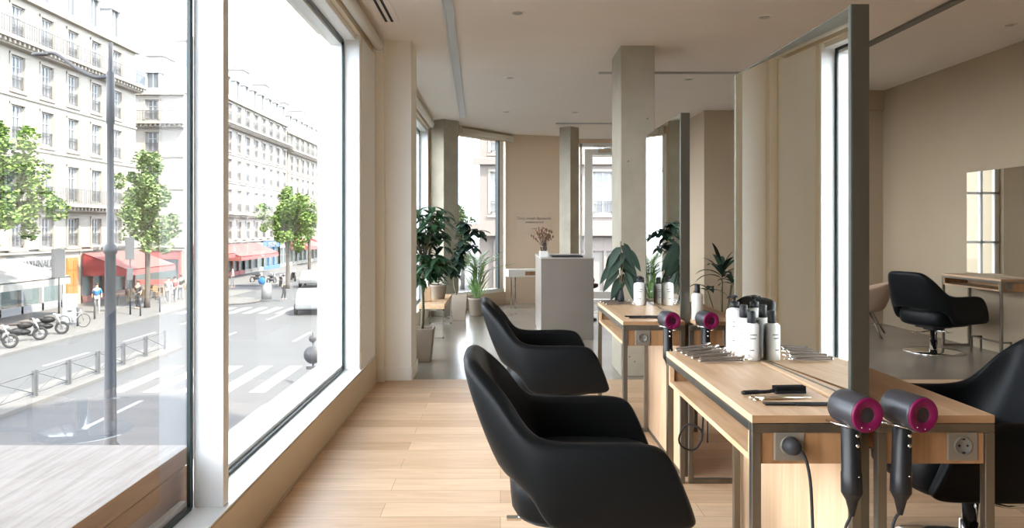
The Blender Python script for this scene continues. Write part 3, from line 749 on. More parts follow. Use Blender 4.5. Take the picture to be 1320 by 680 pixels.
# ficus behind bench
t = thing('potted_ficus','dark-leaved ficus in a tall pale taupe pot behind the low bench','plant',(-.535,9.72,0))
pot(t,.085,.112,.33,M_POTL,square=True)
m = MB(); fo = MB(); fo.open=True
m.tube(catmull([(-.03,0,.3),(-.07,0,.5),(-.03,0,.8),(.03,0,1.1)],5), .009, 8)
for k in range(9):
    base = Vector((-.05+.01*k,0,.55+.075*k)); tip = base+Vector((rnd.uniform(-.22,.30), rnd.uniform(-.2,.14), rnd.uniform(-.02,.14)))
    pts = catmull([base,(base+tip)/2+Vector((0,0,.05)),tip],5); m.tube(pts,.004,6)
    for p in pts[1:]:
        for j in range(3):
            dv = rdir(rnd,-.7,.7); fo.leaf(p,dv,(0,0,1),rnd.uniform(.11,.16),rnd.uniform(.065,.085),.3,5)
m.build('stem', M_STEM, t); fo.build('foliage', M_LEAFB, t)
# areca palm
t = thing('potted_palm','bright green feathery palm in a round taupe pot before the corner window','plant',(-.32,10.20,0))
pot(t,.098,.12,.24,M_POTL)
m = MB(); fo = MB(); fo.open=True
for k in range(20):
    a = rnd.uniform(0,2*PI); sp = rnd.uniform(.08,.40); hh = rnd.uniform(.38,.72)
    if k == 0: a, sp, hh = 0.1,.48,.50
    sp *= (.55 if math.cos(a) < .2 else 1); e = Vector((math.cos(a)*sp, math.sin(a)*sp, .2+hh)); md = Vector((math.cos(a)*sp*.3, math.sin(a)*sp*.3, .22+hh*.75))
    pts = catmull([(math.cos(a)*.03,math.sin(a)*.03,.22),md,e],10); m.tube(pts,.003,5)
    for i,p in enumerate(pts[6:]):
        tg = (pts[min(i+7,len(pts)-1)]-pts[i+5]).normalized(); sd = tg.cross(Vector((0,0,1))).normalized()
        for s in (-1,1): fo.leaf(p,(sd*s+tg*.8+Vector((0,0,.15))),(0,0,1),.15*(1-.4*i/16),.016,.3,3)
for k in range(60):
    a = rnd.uniform(0,2*PI); q = rnd.uniform(.1,.8); fo.leaf((math.cos(a)*.03,math.sin(a)*.03,rnd.uniform(.22,.36)),(math.cos(a)*q,math.sin(a)*q,1),(0,1,0),rnd.uniform(.18,.38),.010,.15,4)
m.build('stem', M_LEAFP, t); fo.build('foliage', M_LEAFP, t)
# leaf stems in a slim vase on the far table
t = thing('leaf_vase','slim black vase of large dark drooping leaves on the far table end','vase',(.695,4.30,TZ))
m = MB(); m.lathe([(.0001,0),(.016,0),(.020,.03),(.012,.075),(.010,.09),(.008,.09),(.008,.05)], n=20); m.build('vase_body', M_BLACK, t)
m = MB(); fo = MB(); fo.open=True
for k in range(20):
    dx = rnd.uniform(-.035,.03); dz = .14+.011*k; tip = Vector((dx, rnd.uniform(.0,.03), dz))
    if k % 4 == 0: m.tube(catmull([(0,0,.05),(dx*.3,0,dz*.6),tip],4),.0022,6)
    fo.leaf(tip,(rnd.choice((-1,1))*rnd.uniform(.2,.8),rnd.uniform(-.2,.2),-.55),(rnd.uniform(-.6,.6),-1,.3),rnd.uniform(.11,.15),.05,.45,7)
m.tube([(0,0,.05),(.0,.01,.36)],.003,6)
m.build('stem', M_STEM, t); fo.build('foliage', M_LEAFB, t)
# dracaena behind the tables
t = thing('potted_dracaena','dracaena with arching sword leaves standing behind the far table','plant',(1.46,4.92,0))
pot(t,.14,.17,.42,M_POT)
m = MB(); fo = MB(); fo.open=True
for (x,y,z,n,L) in ((0,0,.86,15,.27),(.07,.02,.82,7,.15),(-.10,-.02,.78,5,.17)):
    m.tube(catmull([(x*.1,y*.1,.40),(x*.5,y*.5,.62),(x,y,z)],5),.007,8)
    for k in range(n):
        a = k*2.4; el = .15+ .075*k; fo.leaf((x,y,z+.004*k),(math.cos(a)*math.cos(el),math.sin(a)*math.cos(el),math.sin(el)+.25),(0,0,1),L*rnd.uniform(.8,1.1),.042,.55-.02*k,7,.25)
m.tube(catmull([(0,0,.42),(.05,0,.7),(.16,0,.8)],5),.003,6); m.tube(catmull([(0,0,.45),(-.08,0,.66),(-.2,0,.72)],5),.003,6)
fo.leaf((-.2,0,.72),(-1,-.1,-.05),(0,0,1),.12,.03,.2,5)
m.build('stem', M_STEM, t); fo.build('foliage', M_LEAFB, t)

# ------------------------------------------------------------------ reception
t = thing('reception_desk','tall satin metal reception desk panel standing in the middle of the floor','desk',(.435,8.0,0))
m = MB(); m.box(0,.565,0,1.25,0.0,.865); m.build('desk_body', M_DESK, t, bevel=.004)
m = MB(); m.box(-.006,.571,-.006,1.256,.866,.874); m.build('desk_top', mat('pale_metal_edge',(.62,.58,.52),.4,.6), t)
t = thing('desk_tablet','flat black display tray lying on top of the reception desk','tray',(.60,8.25,.8745)); m = MB(); m.box(-.04,.30,-.14,.25,0,.018); m.build('tray_body', M_MATTEBLACK, t, bevel=.004)
t = thing('small_box','small white box on the reception desk under the flower vase','box',(.475,8.22,.8745)); m = MB(); m.box(-.045,.05,-.05,.05,0,.068); m.build('box_body', M_WHITEC, t, bevel=.005)
t = thing('flower_vase','clear glass vase of brown dried flowers on the small white box','vase',(.478,8.22,.943))
m = MB(); m.lathe([(.0001,0),(.028,0),(.036,.03),(.032,.075),(.022,.10),(.028,.115)], n=24); m.build('vase_body', M_CLEAR, t)
m = MB(); fl = MB()
for k in range(46):
    dv = rdir(rnd,.7,1.5); L = rnd.uniform(.17,.26); p = Vector((rnd.uniform(-.01,.01),rnd.uniform(-.01,.01),.01)); e = p+Vector((dv.x*L*.75,dv.y*L*.75,L*dv.z*1.0)); m.tube([p,p.lerp(e,.5)+Vector((0,0,.02)),e],.0016,5)
    fl.ell(e,.010,.010,.016,7,5)
    fl.ell(p.lerp(e,.8),.008,.008,.010,6,4)
m.build('stem', M_DRIED, t); fl.build('blossoms', M_DRIED, t)
t = thing('console_table','white console table with a drawer against the beige end wall','table',(.32,11.34,0),R(14))
m = MB(); m.box(-.24,.34,-.14,.14,.46,.57); m.build('tabletop', M_WHITEC, t, bevel=.004)
m = MB(); m.box(.02,.20,-.146,-.138,.48,.54); m.build('drawer', M_OAKD, t)
for x in (-.13,.30):
    m = MB(); 
    for a,b_ in (((x,-.12,.01),(x,-.12,.45)),((x,.12,.01),(x,.12,.45)),((x,-.12,.01),(x,.12,.01))): m.sq(a,b_,.016)
    m.build('leg', M_CHROME, t)
m = MB(); m.sq((-.13,-.12,.01),(.30,-.12,.01),.014); m.build('stretcher', M_CHROME, t)
# wall plate with lettering
dBC = (C-B).normalized(); rz = math.atan2(dBC.y,dBC.x)
pc = B.lerp(C,.52); pc = Vector((pc.x,pc.y,1.2)) + Vector((dBC.y,-dBC.x,0))*.012
t = thing('wall_sign','clear wall plate with small dark lettering on the beige end wall','sign',(pc.x,pc.y,1.27),rz)
m = MB(); m.box(-.30,.30,0,.005,-.17,.17); m.build('plate', mat('clear_plate',(.66,.53,.40),.25), t)
text('Daky-clwath Banderek,', .062, M_INK, t, (-.0,-.002,.075), (R(90),0,0))
text('oteebiteunreek', .05, M_INK, t, (-.0,-.002,.015), (R(90),0,0))
text('- Cunen -', .035, M_INK, t, (.0,-.002,-.085), (R(90),0,0))
# office chair behind desk
t = thing('office_chair','black chair half hidden behind the reception desk','chair',(1.06,9.68,0),R(-90))
m = MB(); m.lathe([(.0001,.42),(.18,.42),(.21,.44),(.21,.47),(.0001,.49)], n=24); m.build('seat', M_MATTEBLACK, t)
m = MB(); m.ell((-.2,0,.50),.03,.19,.10,16,8); m.ell((-.21,0,.66),.03,.175,.07,16,8); m.tube([(-.1,0,.43),(-.22,0,.46),(-.22,0,.66)],.012,8); m.build('backrest', M_MATTEBLACK, t)
m = MB(); m.lathe([(.0001,0),(.19,0),(.19,.02),(.03,.05),(.025,.42),(.0001,.42)], n=24); m.build('pedestal', M_MATTEBLACK, t)
# ------------------------------------------------------------------ wall station, right
t = make_table('narrow dark-shelved styling table standing against the cream wall mirror', (4.50,6.71,0), .285, .90, 'L'); t.scale = (1,1,.965)
make_socket('tiny grey wall socket on the end of the styling table by the cream wall', (4.58,6.716,.67))
t = thing('wall_mirror','frameless mirror fixed to the cream wall above the narrow styling table','mirror',(4.787,6.55,.745))
m = MB(); m.box(-.012,0,0,1.09,0,1.015); m.build('mirror_glass', M_MIRROR, t)
m = MB(); m.box(-.013,-.0,-.012,0,0,1.015); m.build('edge_strip', M_STEELDARK, t)
t = thing('footrest','steel footrest frame on the floor under the wall styling table','footrest',(4.56,6.80,0)); m = MB()
for a,b_ in (((0,0,.15),(0,.42,.15)),((0,0,.01),(0,0,.15)),((0,.42,.01),(0,.42,.15)),((0,0,.15),(.09,0,.15)),((.09,0,.01),(.09,0,.15)),((0,.42,.15),(.09,.42,.15)),((.09,.42,.01),(.09,.42,.15))): m.sq(a,b_,.014)
m.build('footrest_frame', M_STEEL, t)
# beige tub chair
t = thing('tub_chair','beige tub armchair on thin metal legs in the far right corner','armchair',(4.02,8.38,0),R(150))
HB = [(-.24,0,.30,-.33,0,.60),(-.23,.12,.30,-.32,.14,.60),(-.17,.22,.29,-.25,.26,.58),(-.05,.28,.28,-.09,.34,.53),(.08,.29,.28,.08,.35,.46),(.20,.26,.28,.22,.31,.36),(.27,.2,.285,.29,.23,.32)]
shell_mesh(HB,.05,'backrest',M_BEIGE,t)
m = MB(); m.ell((0.02,0,.31),.28,.28,.06,20,10); m.build('seat', M_BEIGE, t)
for sx,sy in ((1,1),(1,-1),(-1,1),(-1,-1)):
    m = MB(); m.tube([(sx*.12,sy*.12,.27),(sx*.25,sy*.25,0)],.009,8); m.build('leg', M_STEEL, t)

# ================================================================== OUTSIDE: terrace bench
m = MB(); m.box(-2.4,XO-.032,-1.2,2.66,-.05,.215); st(m.build('terrace_slab', M_PAVE))
t = thing('outdoor_bench','wide oak bench box with greyed top outside the window at bottom left','bench',(-1.125,-.6,.217))
m = MB(); m.box(-1.15,.012,0,3.272,.142,.205); m.build('lid', [M_BENCHTOP,M_BENCHSIDE], t, bevel=.002)
m = MB(); m.box(-1.13,.004,.03,3.27,0,.132); m.build('bench_body', M_BENCHSIDE, t)
m = MB(); m.box(-1.12,-.010,.035,3.23,.132,.142); m.build('shadow_gap', M_BLACK, t)
for o in t.children:
    if o.name.startswith('lid'):
        for p in o.data.polygons: p.material_index = 0 if p.normal.z > .5 else 1
# exterior mass of our own building above the salon
m = MB(); m.prism([(XO,-30),(9,-30),(9,9.6),(2.75,9.6),(2.75,12.7),(1.15,12.7),(1.0,12.15),(.1,11.95),(-.75,10.95),(XO,10.4)], 3.2, 15.5)
m.box(XO,9,-30,-4.4,G,3.2); m.box(XO,5,-4.4,10.3,G,-.25); m.box(5.0,9,-4.4,9.6,G,3.2); m.box(1.15,2.75,9.7,12.7,G,-.25)
st(m.build('exterior_building_mass', M_FAC2))

# ================================================================== STREET
m = MB(); m.box(-160,160,-60,330,G-.5,G-.12); st(m.build('street', M_ASPH))
m = MB(); m.box(-60,-20,-20,60.5,G-.2,G); m.box(-60,-20,66,300,G-.2,G); st(m.build('sidewalk_far', M_PAVE, bevel=.02))
m = MB(); m.box(-14.9,-13.55,8,31.8,G-.2,G+.0); st(m.build('traffic_island', M_PAVE, bevel=.02))
m = MB(); m.box(-4.6,XO,-20,13.5,G-.2,G); m.box(-3.0,120,43,48,G-.2,G); st(m.build('sidewalk_near', M_PAVE, bevel=.02))
m = MB()
z = G-.119
for k in range(10): x = -12.4+k*1.12; m.box(x,x+.5,23.5,28.0,z-.01,z+.004)
for (x,y0,y1) in ((-10.85,19.3,22.4),(-10.85,13.6,16.6),(-6.95,18.0,21.8),(-6.95,12,15),(-17.2,16,19),(-17.2,22,25),(-17.2,28,31),(-17.2,34,37),(-17.2,40,43),(-9.5,34,37),(-9.5,42,45),(-13.2,34,37),(-13.2,42,45),(-9.5,52,56)): m.box(x,x+.16,y0,y1,z-.01,z+.004)
for k in range(7): m.box(-19.6+k*1.0,-19.1+k*1.0,45,48.5,z-.01,z+.004)
st(m.build('road_markings', M_PAINT))
m = MB(); m.lathe([(.0001,0),(2.2,0),(2.2,.14),(2.1,.16),(.0001,.16)], (-19.0,52.0,G-.12), 32); st(m.build('traffic_island', M_PAVE))

# ------------------------------------------------------------------ buildings
def win_mesh(w, h, rail=True, frame_m=M_WINFR):
    m = MB()
    m.mi = 1; m.box(-w/2+.06,w/2-.06,.10,.13,.06,h-.06)
    m.mi = 0; m.box(-w/2,-w/2+.07,.02,.14,0,h); m.box(w/2-.07,w/2,.02,.14,0,h); m.box(-w/2,w/2,.02,.14,h-.08,h); m.box(-w/2,w/2,.02,.14,0,.10); m.box(-.05,.05,.05,.14,0,h); m.box(-w/2,w/2,.05,.12,h*.66,h*.66+.05)
    m.box(-w/2-.0,-w/2+.26,.085,.11,.08,h-.08); m.box(w/2-.26,w/2,.085,.11,.08,h-.08)
    if rail:
        m.mi = 2; m.box(-w/2,w/2,-.06,-.03,.78,.83); m.box(-w/2,w/2,-.06,-.03,.10,.14); m.box(-w/2,w/2,-.06,-.03,.62,.65)
        n = int(w/.13)
        for i in range(n+1): x = -w/2+.02+i*(w-.04)/n; m.box(x-.012,x+.012,-.055,-.035,.1,.8)
    me = bpy.data.meshes.new('window'); bmesh.ops.recalc_face_normals(m.bm, faces=m.bm.faces); m.bm.to_mesh(me); m.bm.free()
    for q in (frame_m, M_WINGL, M_IRON): me.materials.append(q)
    return me
def building(label, loc, rz, L, floors, fm, dw=2.8, off=1.4, ww=1.2, bal=(), roof_z=18.7, eave=14.6, D=9.0, chim=(), dorm=True, ground_top=4.0, dormy=2.0):
    """floors: list of (z0,z1) heights above the street for windows; local x along the facade, -y outward"""
    t = thing('apartment_building', label, 'building', loc, rz)
    m = MB(); m.box(0,L,.28,D,0,eave)
    cols = []
    x = off
    while x+ww/2 < L-.4: cols.append(x); x += dw
    zs = sorted(floors); prev = ground_top
    for (a,b) in zs:
        m.box(0,L,0,.28,prev,a)
        xe = 0
        for c in cols: m.box(xe,c-ww/2,0,.28,a,b); xe = c+ww/2
        m.box(xe,L,0,.28,a,b); prev = b
    m.box(0,L,0,.28,prev,eave)
    m.build('wall', fm, t)
    m = MB()
    for (a,b) in zs:
        for c in cols:
            m.box(c-ww/2-.16,c-ww/2,-.05,.0,a,b+.14); m.box(c+ww/2,c+ww/2+.16,-.05,0,a,b+.14); m.box(c-ww/2-.16,c+ww/2+.16,-.08,0,b,b+.16); m.box(c-ww/2-.2,c+ww/2+.2,-.12,0,a-.22,a-.1)
    for zc in [ground_top-.25]+[f[0]-.45 for f in zs[1:]]: m.box(0,L,-.10,0,zc,zc+.12)
    m.box(-.3,L+.1,-.35,.0,eave-.15,eave+.12)
    m.build('moulding', M_STONE, t)
    wm = {}
    for (a,b) in zs:
        key = round(b-a,2)
        if key not in wm: wm[key] = win_mesh(ww, b-a, True)
        for c in cols:
            o = bpy.data.objects.new('window', wm[key]); COL.objects.link(o); o.parent = t; o.location = (c,.1,a)
    for zb in bal:
        m = MB(); m.box(-.45,L+.2,-.85,.0,zb-.22,zb); m.box(-.3,L+.1,-.5,0,zb-.5,zb-.22)
        k = 0
        while k*.42 < L: m.box(k*.42,k*.42+.18,-.72,-.5,zb-.42,zb-.22); k += 1
        m.build('balcony', M_STONE, t)
        m = MB(); m.box(-.42,L+.15,-.82,-.78,zb+.90,zb+.95); m.box(-.42,L+.15,-.82,-.79,zb+.12,zb+.15); m.box(-.42,L+.15,-.82,-.79,zb+.70,zb+.72)
        k = 0
        while k*.22 < L: m.box(k*.22-.40,k*.22-.376,-.815,-.79,zb,zb+.9); k += 1
        m.build('balcony_railing', M_IRON, t)
    # mansard
    m = MB(); s = (roof_z-eave)*.42
    P = [(0,.05,eave+.1),(0,s,roof_z),(0,s+2.6,roof_z+.7),(0,D-s,roof_z),(0,D,eave+.1)]
    m.extr(P,(L,0,0)); 
    m.build('roof', M_ROOF, t)
    if dorm:
        for c in cols:
            m = MB(); z0 = eave+.35; m.mi = 0
            m.box(c-.65,c-.5,.10,1.6,z0,z0+dormy); m.box(c+.5,c+.65,.10,1.6,z0,z0+dormy); m.box(c-.75,c+.75,.0,1.7,z0+dormy,z0+dormy+.18); m.box(c-.5,c+.5,.10,1.6,z0-.1,z0+.1)
            m.mi = 1; m.box(c-.5,c+.5,.25,.3,z0+.1,z0+dormy); m.mi = 0; m.box(c-.04,c+.04,.2,.25,z0+.1,z0+dormy)
            m.build('dormer', [M_WINFR, M_WINGL], t)
    for (cx_, cw, chh) in chim:
        m = MB(); m.box(cx_,cx_+cw,2.0,4.4,roof_z-1.5,roof_z+chh); m.box(cx_-.1,cx_+cw+.1,1.9,4.5,roof_z+chh,roof_z+chh+.2)
        for k in range(int(cw/.5)): m.lathe([(.14,0),(.16,.5),(.10,.6)],(cx_+.3+k*.5,3.0,roof_z+chh+.2),8)
        m.build('chimney', M_CHIM, t)
    return t
FL = [(3.87,5.67),(6.8,9.0),(10.1,12.15),(13.05,15.0),(16.0,17.9)]
b1 = building('cream corner apartment block with long balconies above the restaurant', (-28,35.6,G), PI/2, 21.7, FL, M_FAC, off=2.1, bal=(6.6,15.85), eave=18.5, roof_z=22.4, ground_top=3.75, chim=((9,2.2,1.2),(15,1.6,1.5)))
FL2 = [(3.4,5.2),(6.0,8.0),(8.9,10.9),(11.75,13.55),(14.6,16.4)]
b2 = building('apartment block facing down the street behind the tall lamp post', (-45.5,66.2,G), 0, 17.4, FL2, M_FAC2, dw=2.62, off=1.5, bal=(14.4,), eave=16.95, roof_z=19.4, ground_top=3.3, D=6.5, chim=((13.2,1.5,1.3),(6,1.5,1.3)), dormy=1.5)
b3 = building('long apartment block past the side street with three tall chimneys', (-28,72.8,G), PI/2, 25.0, FL, M_FAC2, off=1.5, bal=(6.6,15.85), eave=18.3, roof_z=22.0, ground_top=3.75, chim=((1.0,2.0,1.5),(6.3,2.4,1.2),(14,2.4,1.4),(22.0,2.2,1.2)))
FL4 = [(a*.97,b_*.97) for a,b_ in FL]
b4 = building('paler apartment block, most distant one on the boulevard', (-28,98.6,G), PI/2, 36.0, FL4, M_FAC, off=1.5, bal=(15.4,), eave=17.6, roof_z=21.0, ground_top=3.7, chim=((5,2.2,1.4),(14,2.4,1.6),(25,2.2,1.2)))
b5 = building('pinkish stone building across the side street, seen through the glass door', (-1.35,48,G), 0, 53.0, [(5.95,8.65),(9.9,12.3),(13.5,15.6)], M_FAC3, dw=3.3, off=1.35, ww=1.25, bal=(), eave=17.5, roof_z=21.0, ground_top=5.2, chim=())
m = MB(); m.box(-.6,53,-.7,0,4.55,5.3); m.box(-.4,53,-.4,0,9.1,9.5); m.box(-.4,53,-.4,0,12.8,13.1)
m.build('cornice', M_FAC3, b5)
def shopfront(b, x0, x1, m_, n, ztop=3.2, glass=M_SHOPG, name='shopfront', fascia=.75, bays=None):
    m = MB(); m.mi = 0; m.box(x0,x1,.02,.3,ztop-fascia,ztop+.1); m.box(x0,x1,.0,.3,0,.45)
    w = (x1-x0)/n
    for k in range(n+1): m.box(x0+k*w-.09,x0+k*w+.09,.0,.3,0,ztop)
    m.mi = 1; m.box(x0,x1,.2,.26,.45,ztop-fascia)
    return m.build(name, [m_, glass], b)
# b1 local x = Y-35.6
def wall_gf(b, segs, m_, top):
    m = MB()
    for a,c in segs: m.box(a,c,0,.3,0,top)
    m.build('ground_floor_wall', m_, b)
wall_gf(b1, ((0,.5),(12.05,12.25),(14.15,14.3)), M_FAC, 3.8)
shopfront(b1,.5,4.2,M_SHOPW,3); shopfront(b1,4.2,12.05,M_SHOPW,4)
sf = MB(); sf.box(12.25,14.15,.05,.3,0,3.8); sf.build('door_surround', M_FAC, b1)
m = MB(); m.box(12.58,13.82,-.04,.06,0.1,3.1)
for s_ in (0,1):
    for (a,c) in ((.3,1.1),(1.3,2.1),(2.3,2.9)): m.box(12.66+s_*.58,13.14+s_*.58,-.07,-.03,a,c)
m.build('door', M_DOOR, b1)
shopfront(b1,14.3,21.7,mat('red_shopfront',(.16,.06,.05),.6),5)
text('CHATHNALES', .62, M_IRON, b1, (9.4,-.03,2.85), (R(90),0,0), ext=.02, sx=1.0)
text('CAFE  GLACIER  RESTAURANT', .34, M_IRON, b1, (17.8,-.14,3.62), (R(90),0,0), ext=.02)
shopfront(b2,.3,17.0,M_REDL,6,3.0); shopfront(b3,0,9.0,M_REDL,5); shopfront(b3,9.0,15.5,M_FAC,3); shopfront(b3,15.5,22,M_SHOPB,3,3.4); shopfront(b3,22,25,M_SHOPW,2)
shopfront(b4,0,18,M_FAC,8); shopfront(b4,18,36,M_SHOPW,8)
shopfront(b5,1,53,M_FAC3,22,4.3,mat('pale_shop_glass',(0.165,0.149,0.132),.4))
text('TRAVERSE', .33, M_IRON, b5, (5.5,-.24,3.9), (R(90),0,0), ext=.02)
text('BRASSERIE', .8, M_SHOPW, b3, (18.8,-.05,3.0), (R(90),0,0), ext=.02)

def awning(label, Y0, Y1, z1, z0, out, m_, X=-28, ends=True, front_m=None):
    t = thing('awning', label, 'awning', (X+.05,Y0,G)); L = Y1-Y0
    m = MB(); m.extr([(0,0,z1),(out,0,z0),(out,0,z0-.05),(0,0,z1-.06)],(0,L,0)); m.box(out-.03,out,0,L,z0-.42,z0); m.build('canvas', m_, t)
    if ends:
        m = MB(); m.extr([(0,0,z1),(out,0,z0),(out,0,z0-.42),(0,0,z0-.42)],(0,.04,0)); m.build('side_panel', front_m or m_, t)
    m = MB(); m.tube([(0,L*.2,z0-.2),(out,L*.2,z0-.05)],.03,6); m.tube([(0,L*.8,z0-.2),(out,L*.8,z0-.05)],.03,6); m.build('support_arm', M_IRON, t)
    return t
awning('deep red restaurant awning with dark side panel on the corner block', 50.0,57.3,3.35,2.25,3.0,M_REDL,front_m=M_RED)
awning('red awning over the side street corner beyond the restaurant', 67,72.5,3.6,2.6,2.2,M_REDL)
awning('faded red awning left of the blue shopfront across the road', 73.5,86.0,3.3,2.2,2.4,M_REDL)
awning('red awning right of the blue shopfront across the road', 99.5,108,3.5,2.5,2.4,M_REDL)
awning('another red awning farthest down the boulevard', 110,124,3.5,2.5,2.4,M_REDL)
awning('ivory awning over the shop at the left picture edge', 36.5,43.3,3.1,2.25,3.0,M_AWNW)

# ------------------------------------------------------------------ street lamp, rails, signs
t = thing('street_lamp','tall dark grey lamp post with a long curved arm outside the first window','street lamp',(-8.36,16,G-.12))
H = 9.15; m = MB(); m.lathe([(.19,0),(.19,.5),(.125,.6),(.110,3.0),(.108,4.62),(.135,4.64),(.135,4.78),(.075,4.85),(.068,7.4),(.085,7.42),(.082,8.5),(.045,8.55),(.045,H),(.0001,H)], n=24); m.build('post', M_POLE, t)
m = MB(); m.tube(catmull([(0,0,8.42),(-.35,0,8.42),(-.75,0,8.62),(-1.15,0,8.9),(-1.4,0,8.93)],6), [.045]*12+[.035]*12+[.05], 10); m.build('lamp_arm', M_POLE, t)
m = MB(); m.ell((-1.5,0,8.90),.20,.08,.045,14,8); m.build('lamp_head', M_POLE, t)
def rail(label, y0, L=1.72, X=-13.95, mats=M_IRON):
    t = thing('street_railing', label, 'railing', (X,y0,G), 0, 'crossed railings on the traffic island')
    m = MB()
    for y in (.02,L-.10): m.box(-.035,.035,y,y+.07,0,.80)
    m.build('railing_post', mats, t)
    m = MB(); m.tube([(0,.05,.72),(0,L-.06,.72)],.02,6); m.tube([(0,.05,.12),(0,L-.06,.12)],.02,6); m.tube([(0,.05,.12),(0,L-.06,.72)],.012,6); m.tube([(0,.05,.72),(0,L-.06,.12)],.012,6); m.build('cross_bars', mats, t)
    return t
r0 = rail('x-braced steel street railing, section nearest on the traffic island', 18.9)
for k in range(1,7): dup(r0,(-13.95,18.9+1.745*k,G),0,'x-braced steel street railing, one of the sections in the row on the traffic island')
for o in [x for x in COL.objects if x.name.startswith('street_railing') and x.parent is None]: o['label'] = 'x-braced steel street railing section in the row along the traffic island'
def bollard(x,y,label,h=1.0):
    t = MB(); t.lathe([(.05,0),(.045,h*.85),(.06,h*.87),(.055,h),(.0001,h+.03)],(x,y,G),10); o = t.build('bollard', M_IRON, loc=(x,y,G)); return tag(o,label,'bollard','pavement bollards')
for (px,py) in ((100,420),(122,411),(181,407),(206,402)): 
    Y_ = F*5.07/(py-CY); bollard((px-CX)*Y_/F, Y_, 'thin grey bollard on the far pavement edge')
def signpost(label, x, y, h, boards, name='sign_post', cat='sign'):
    t = thing(name, label, cat, (x,y,G)); m = MB(); m.lathe([(.05,0),(.04,h),(.0001,h)],n=10); m.build('post', M_POLE, t)
    for (z,w,hh,m_) in boards:
        m = MB(); m.box(-w/2,w/2,-.08,-.04,z,z+hh); m.build('board', m_, t, bevel=.02)
    return t
Y_=43.5; signpost('dark traffic post with signs in front of the restaurant awning', (168-CX)*Y_/F, Y_, 4.6, [(3.2,.55,1.3,M_IRON),(2.0,.35,.7,M_IRON)])
Y_=41; signpost('grey post with tall panel beside the bicycle on the pavement', (76-CX)*Y_/F, Y_, 3.9, [(2.3,.75,1.6,M_IRON)])
t = thing('round_road_sign','grey round road sign seen from behind close to the window jamb','sign',(-6.15,24.5,G-.12))
m = MB(); m.lathe([(.035,0),(.035,1.75)],n=10); m.build('post', M_POLE, t)
mx = Matrix.Rotation(R(90),3,'X'); m = MB(); m.lathe([(.0001,0),(.29,0),(.29,.03),(.0001,.03)],(0,-.04,1.02),28,mx); m.lathe([(.0001,0),(.12,0),(.12,.03),(.0001,.03)],(0,-.04,1.55),20,mx); m.build('board', M_POLE, t)
m = MB(); m.box(-.2,.2,-.1,.1,.55,.66); m.build('bracket', M_POLE, t)
# ------------------------------------------------------------------ trees
def tree(label, x, y, trunk_h, c, rad, leaves, n=900, m_=M_TLEAF, size=.22, seed=1):
    r_ = random.Random(seed); t = thing('street_tree', label, 'tree', (x,y,G)); m = MB()
    m.tube(catmull([(0,0,0),(.05,0,trunk_h*.5),(0,.05,trunk_h)],4), [.2]+[.16]*7+[.13], 10)
    for k in range(9):
        d_ = rdir(r_,.2,1.3); e = Vector(c)+Vector((d_.x*rad[0]*.7,d_.y*rad[1]*.7,(d_.z-.4)*rad[2]*.8)); m.tube(catmull([(0,0,trunk_h*.85),(e.x*.3,e.y*.3,trunk_h+ (e.z-trunk_h)*.4),e],4),[.1]+[.06]*7+[.02],6)
    m.build('trunk', M_BARK, t)
    fo = MB(); fo.open=True; blobs = []
    for k in range(leaves):
        d_ = rdir(r_,-1.2,1.5); q = r_.uniform(.15,.95); blobs.append((Vector(c)+Vector((d_.x*rad[0]*q,d_.y*rad[1]*q,d_.z*rad[2]*q)), r_.uniform(.35,.7)))
    for (bc,br) in blobs:
        for k in range(n//leaves):
            d_ = rdir(r_,-1.5,1.5); p = bc+d_*br*r_.uniform(.5,1); a = rdir(r_,-.6,.8); sd = a.cross(Vector((r_.uniform(-1,1),r_.uniform(-1,1),1))).normalized()*size*.45; a = a*size*r_.uniform(.7,1.3)
            v = [fo.bm.verts.new(p-a*.5), fo.bm.verts.new(p+sd), fo.bm.verts.new(p+a*.5), fo.bm.verts.new(p-sd)]; fo._f(v)
    fo.build('foliage', m_, t)
    return t
tree('leafy green street tree at the left picture edge', -26.2,35.2,3.4,(2.6,0,6.9),(3.1,2.9,3.1),70,15000,seed=2,size=.21)
tree('round street tree with a pale trunk before the restaurant awning', -22.4,47.3,4.2,(.1,0,6.6),(2.1,2.1,3.3),60,13000,m_=M_TLEAF2,seed=3,size=.2)
tree('dense green street tree beyond the crossing in the second window', -17.7,62,3.6,(.1,0,5.6),(2.5,2.5,2.6),60,13000,m_=M_TLEAF,seed=5,size=.22)
tree('pale street tree further along the boulevard past the cars', -20,78,3.6,(0,0,5.6),(2.6,2.6,2.8),36,4000,m_=M_TLEAF2,seed=6)
tree('pale tree seen through the angled corner window', -3.1,61,3.0,(-.2,0,4.4),(1.25,1.25,2.5),40,9000,m_=M_TLEAF2,seed=8,size=.2)
tree('distant boulevard tree behind the corner window', -6.5,75,3.0,(0,0,4.0),(2.4,2.4,2.2),30,3500,m_=M_TLEAF2,seed=9)
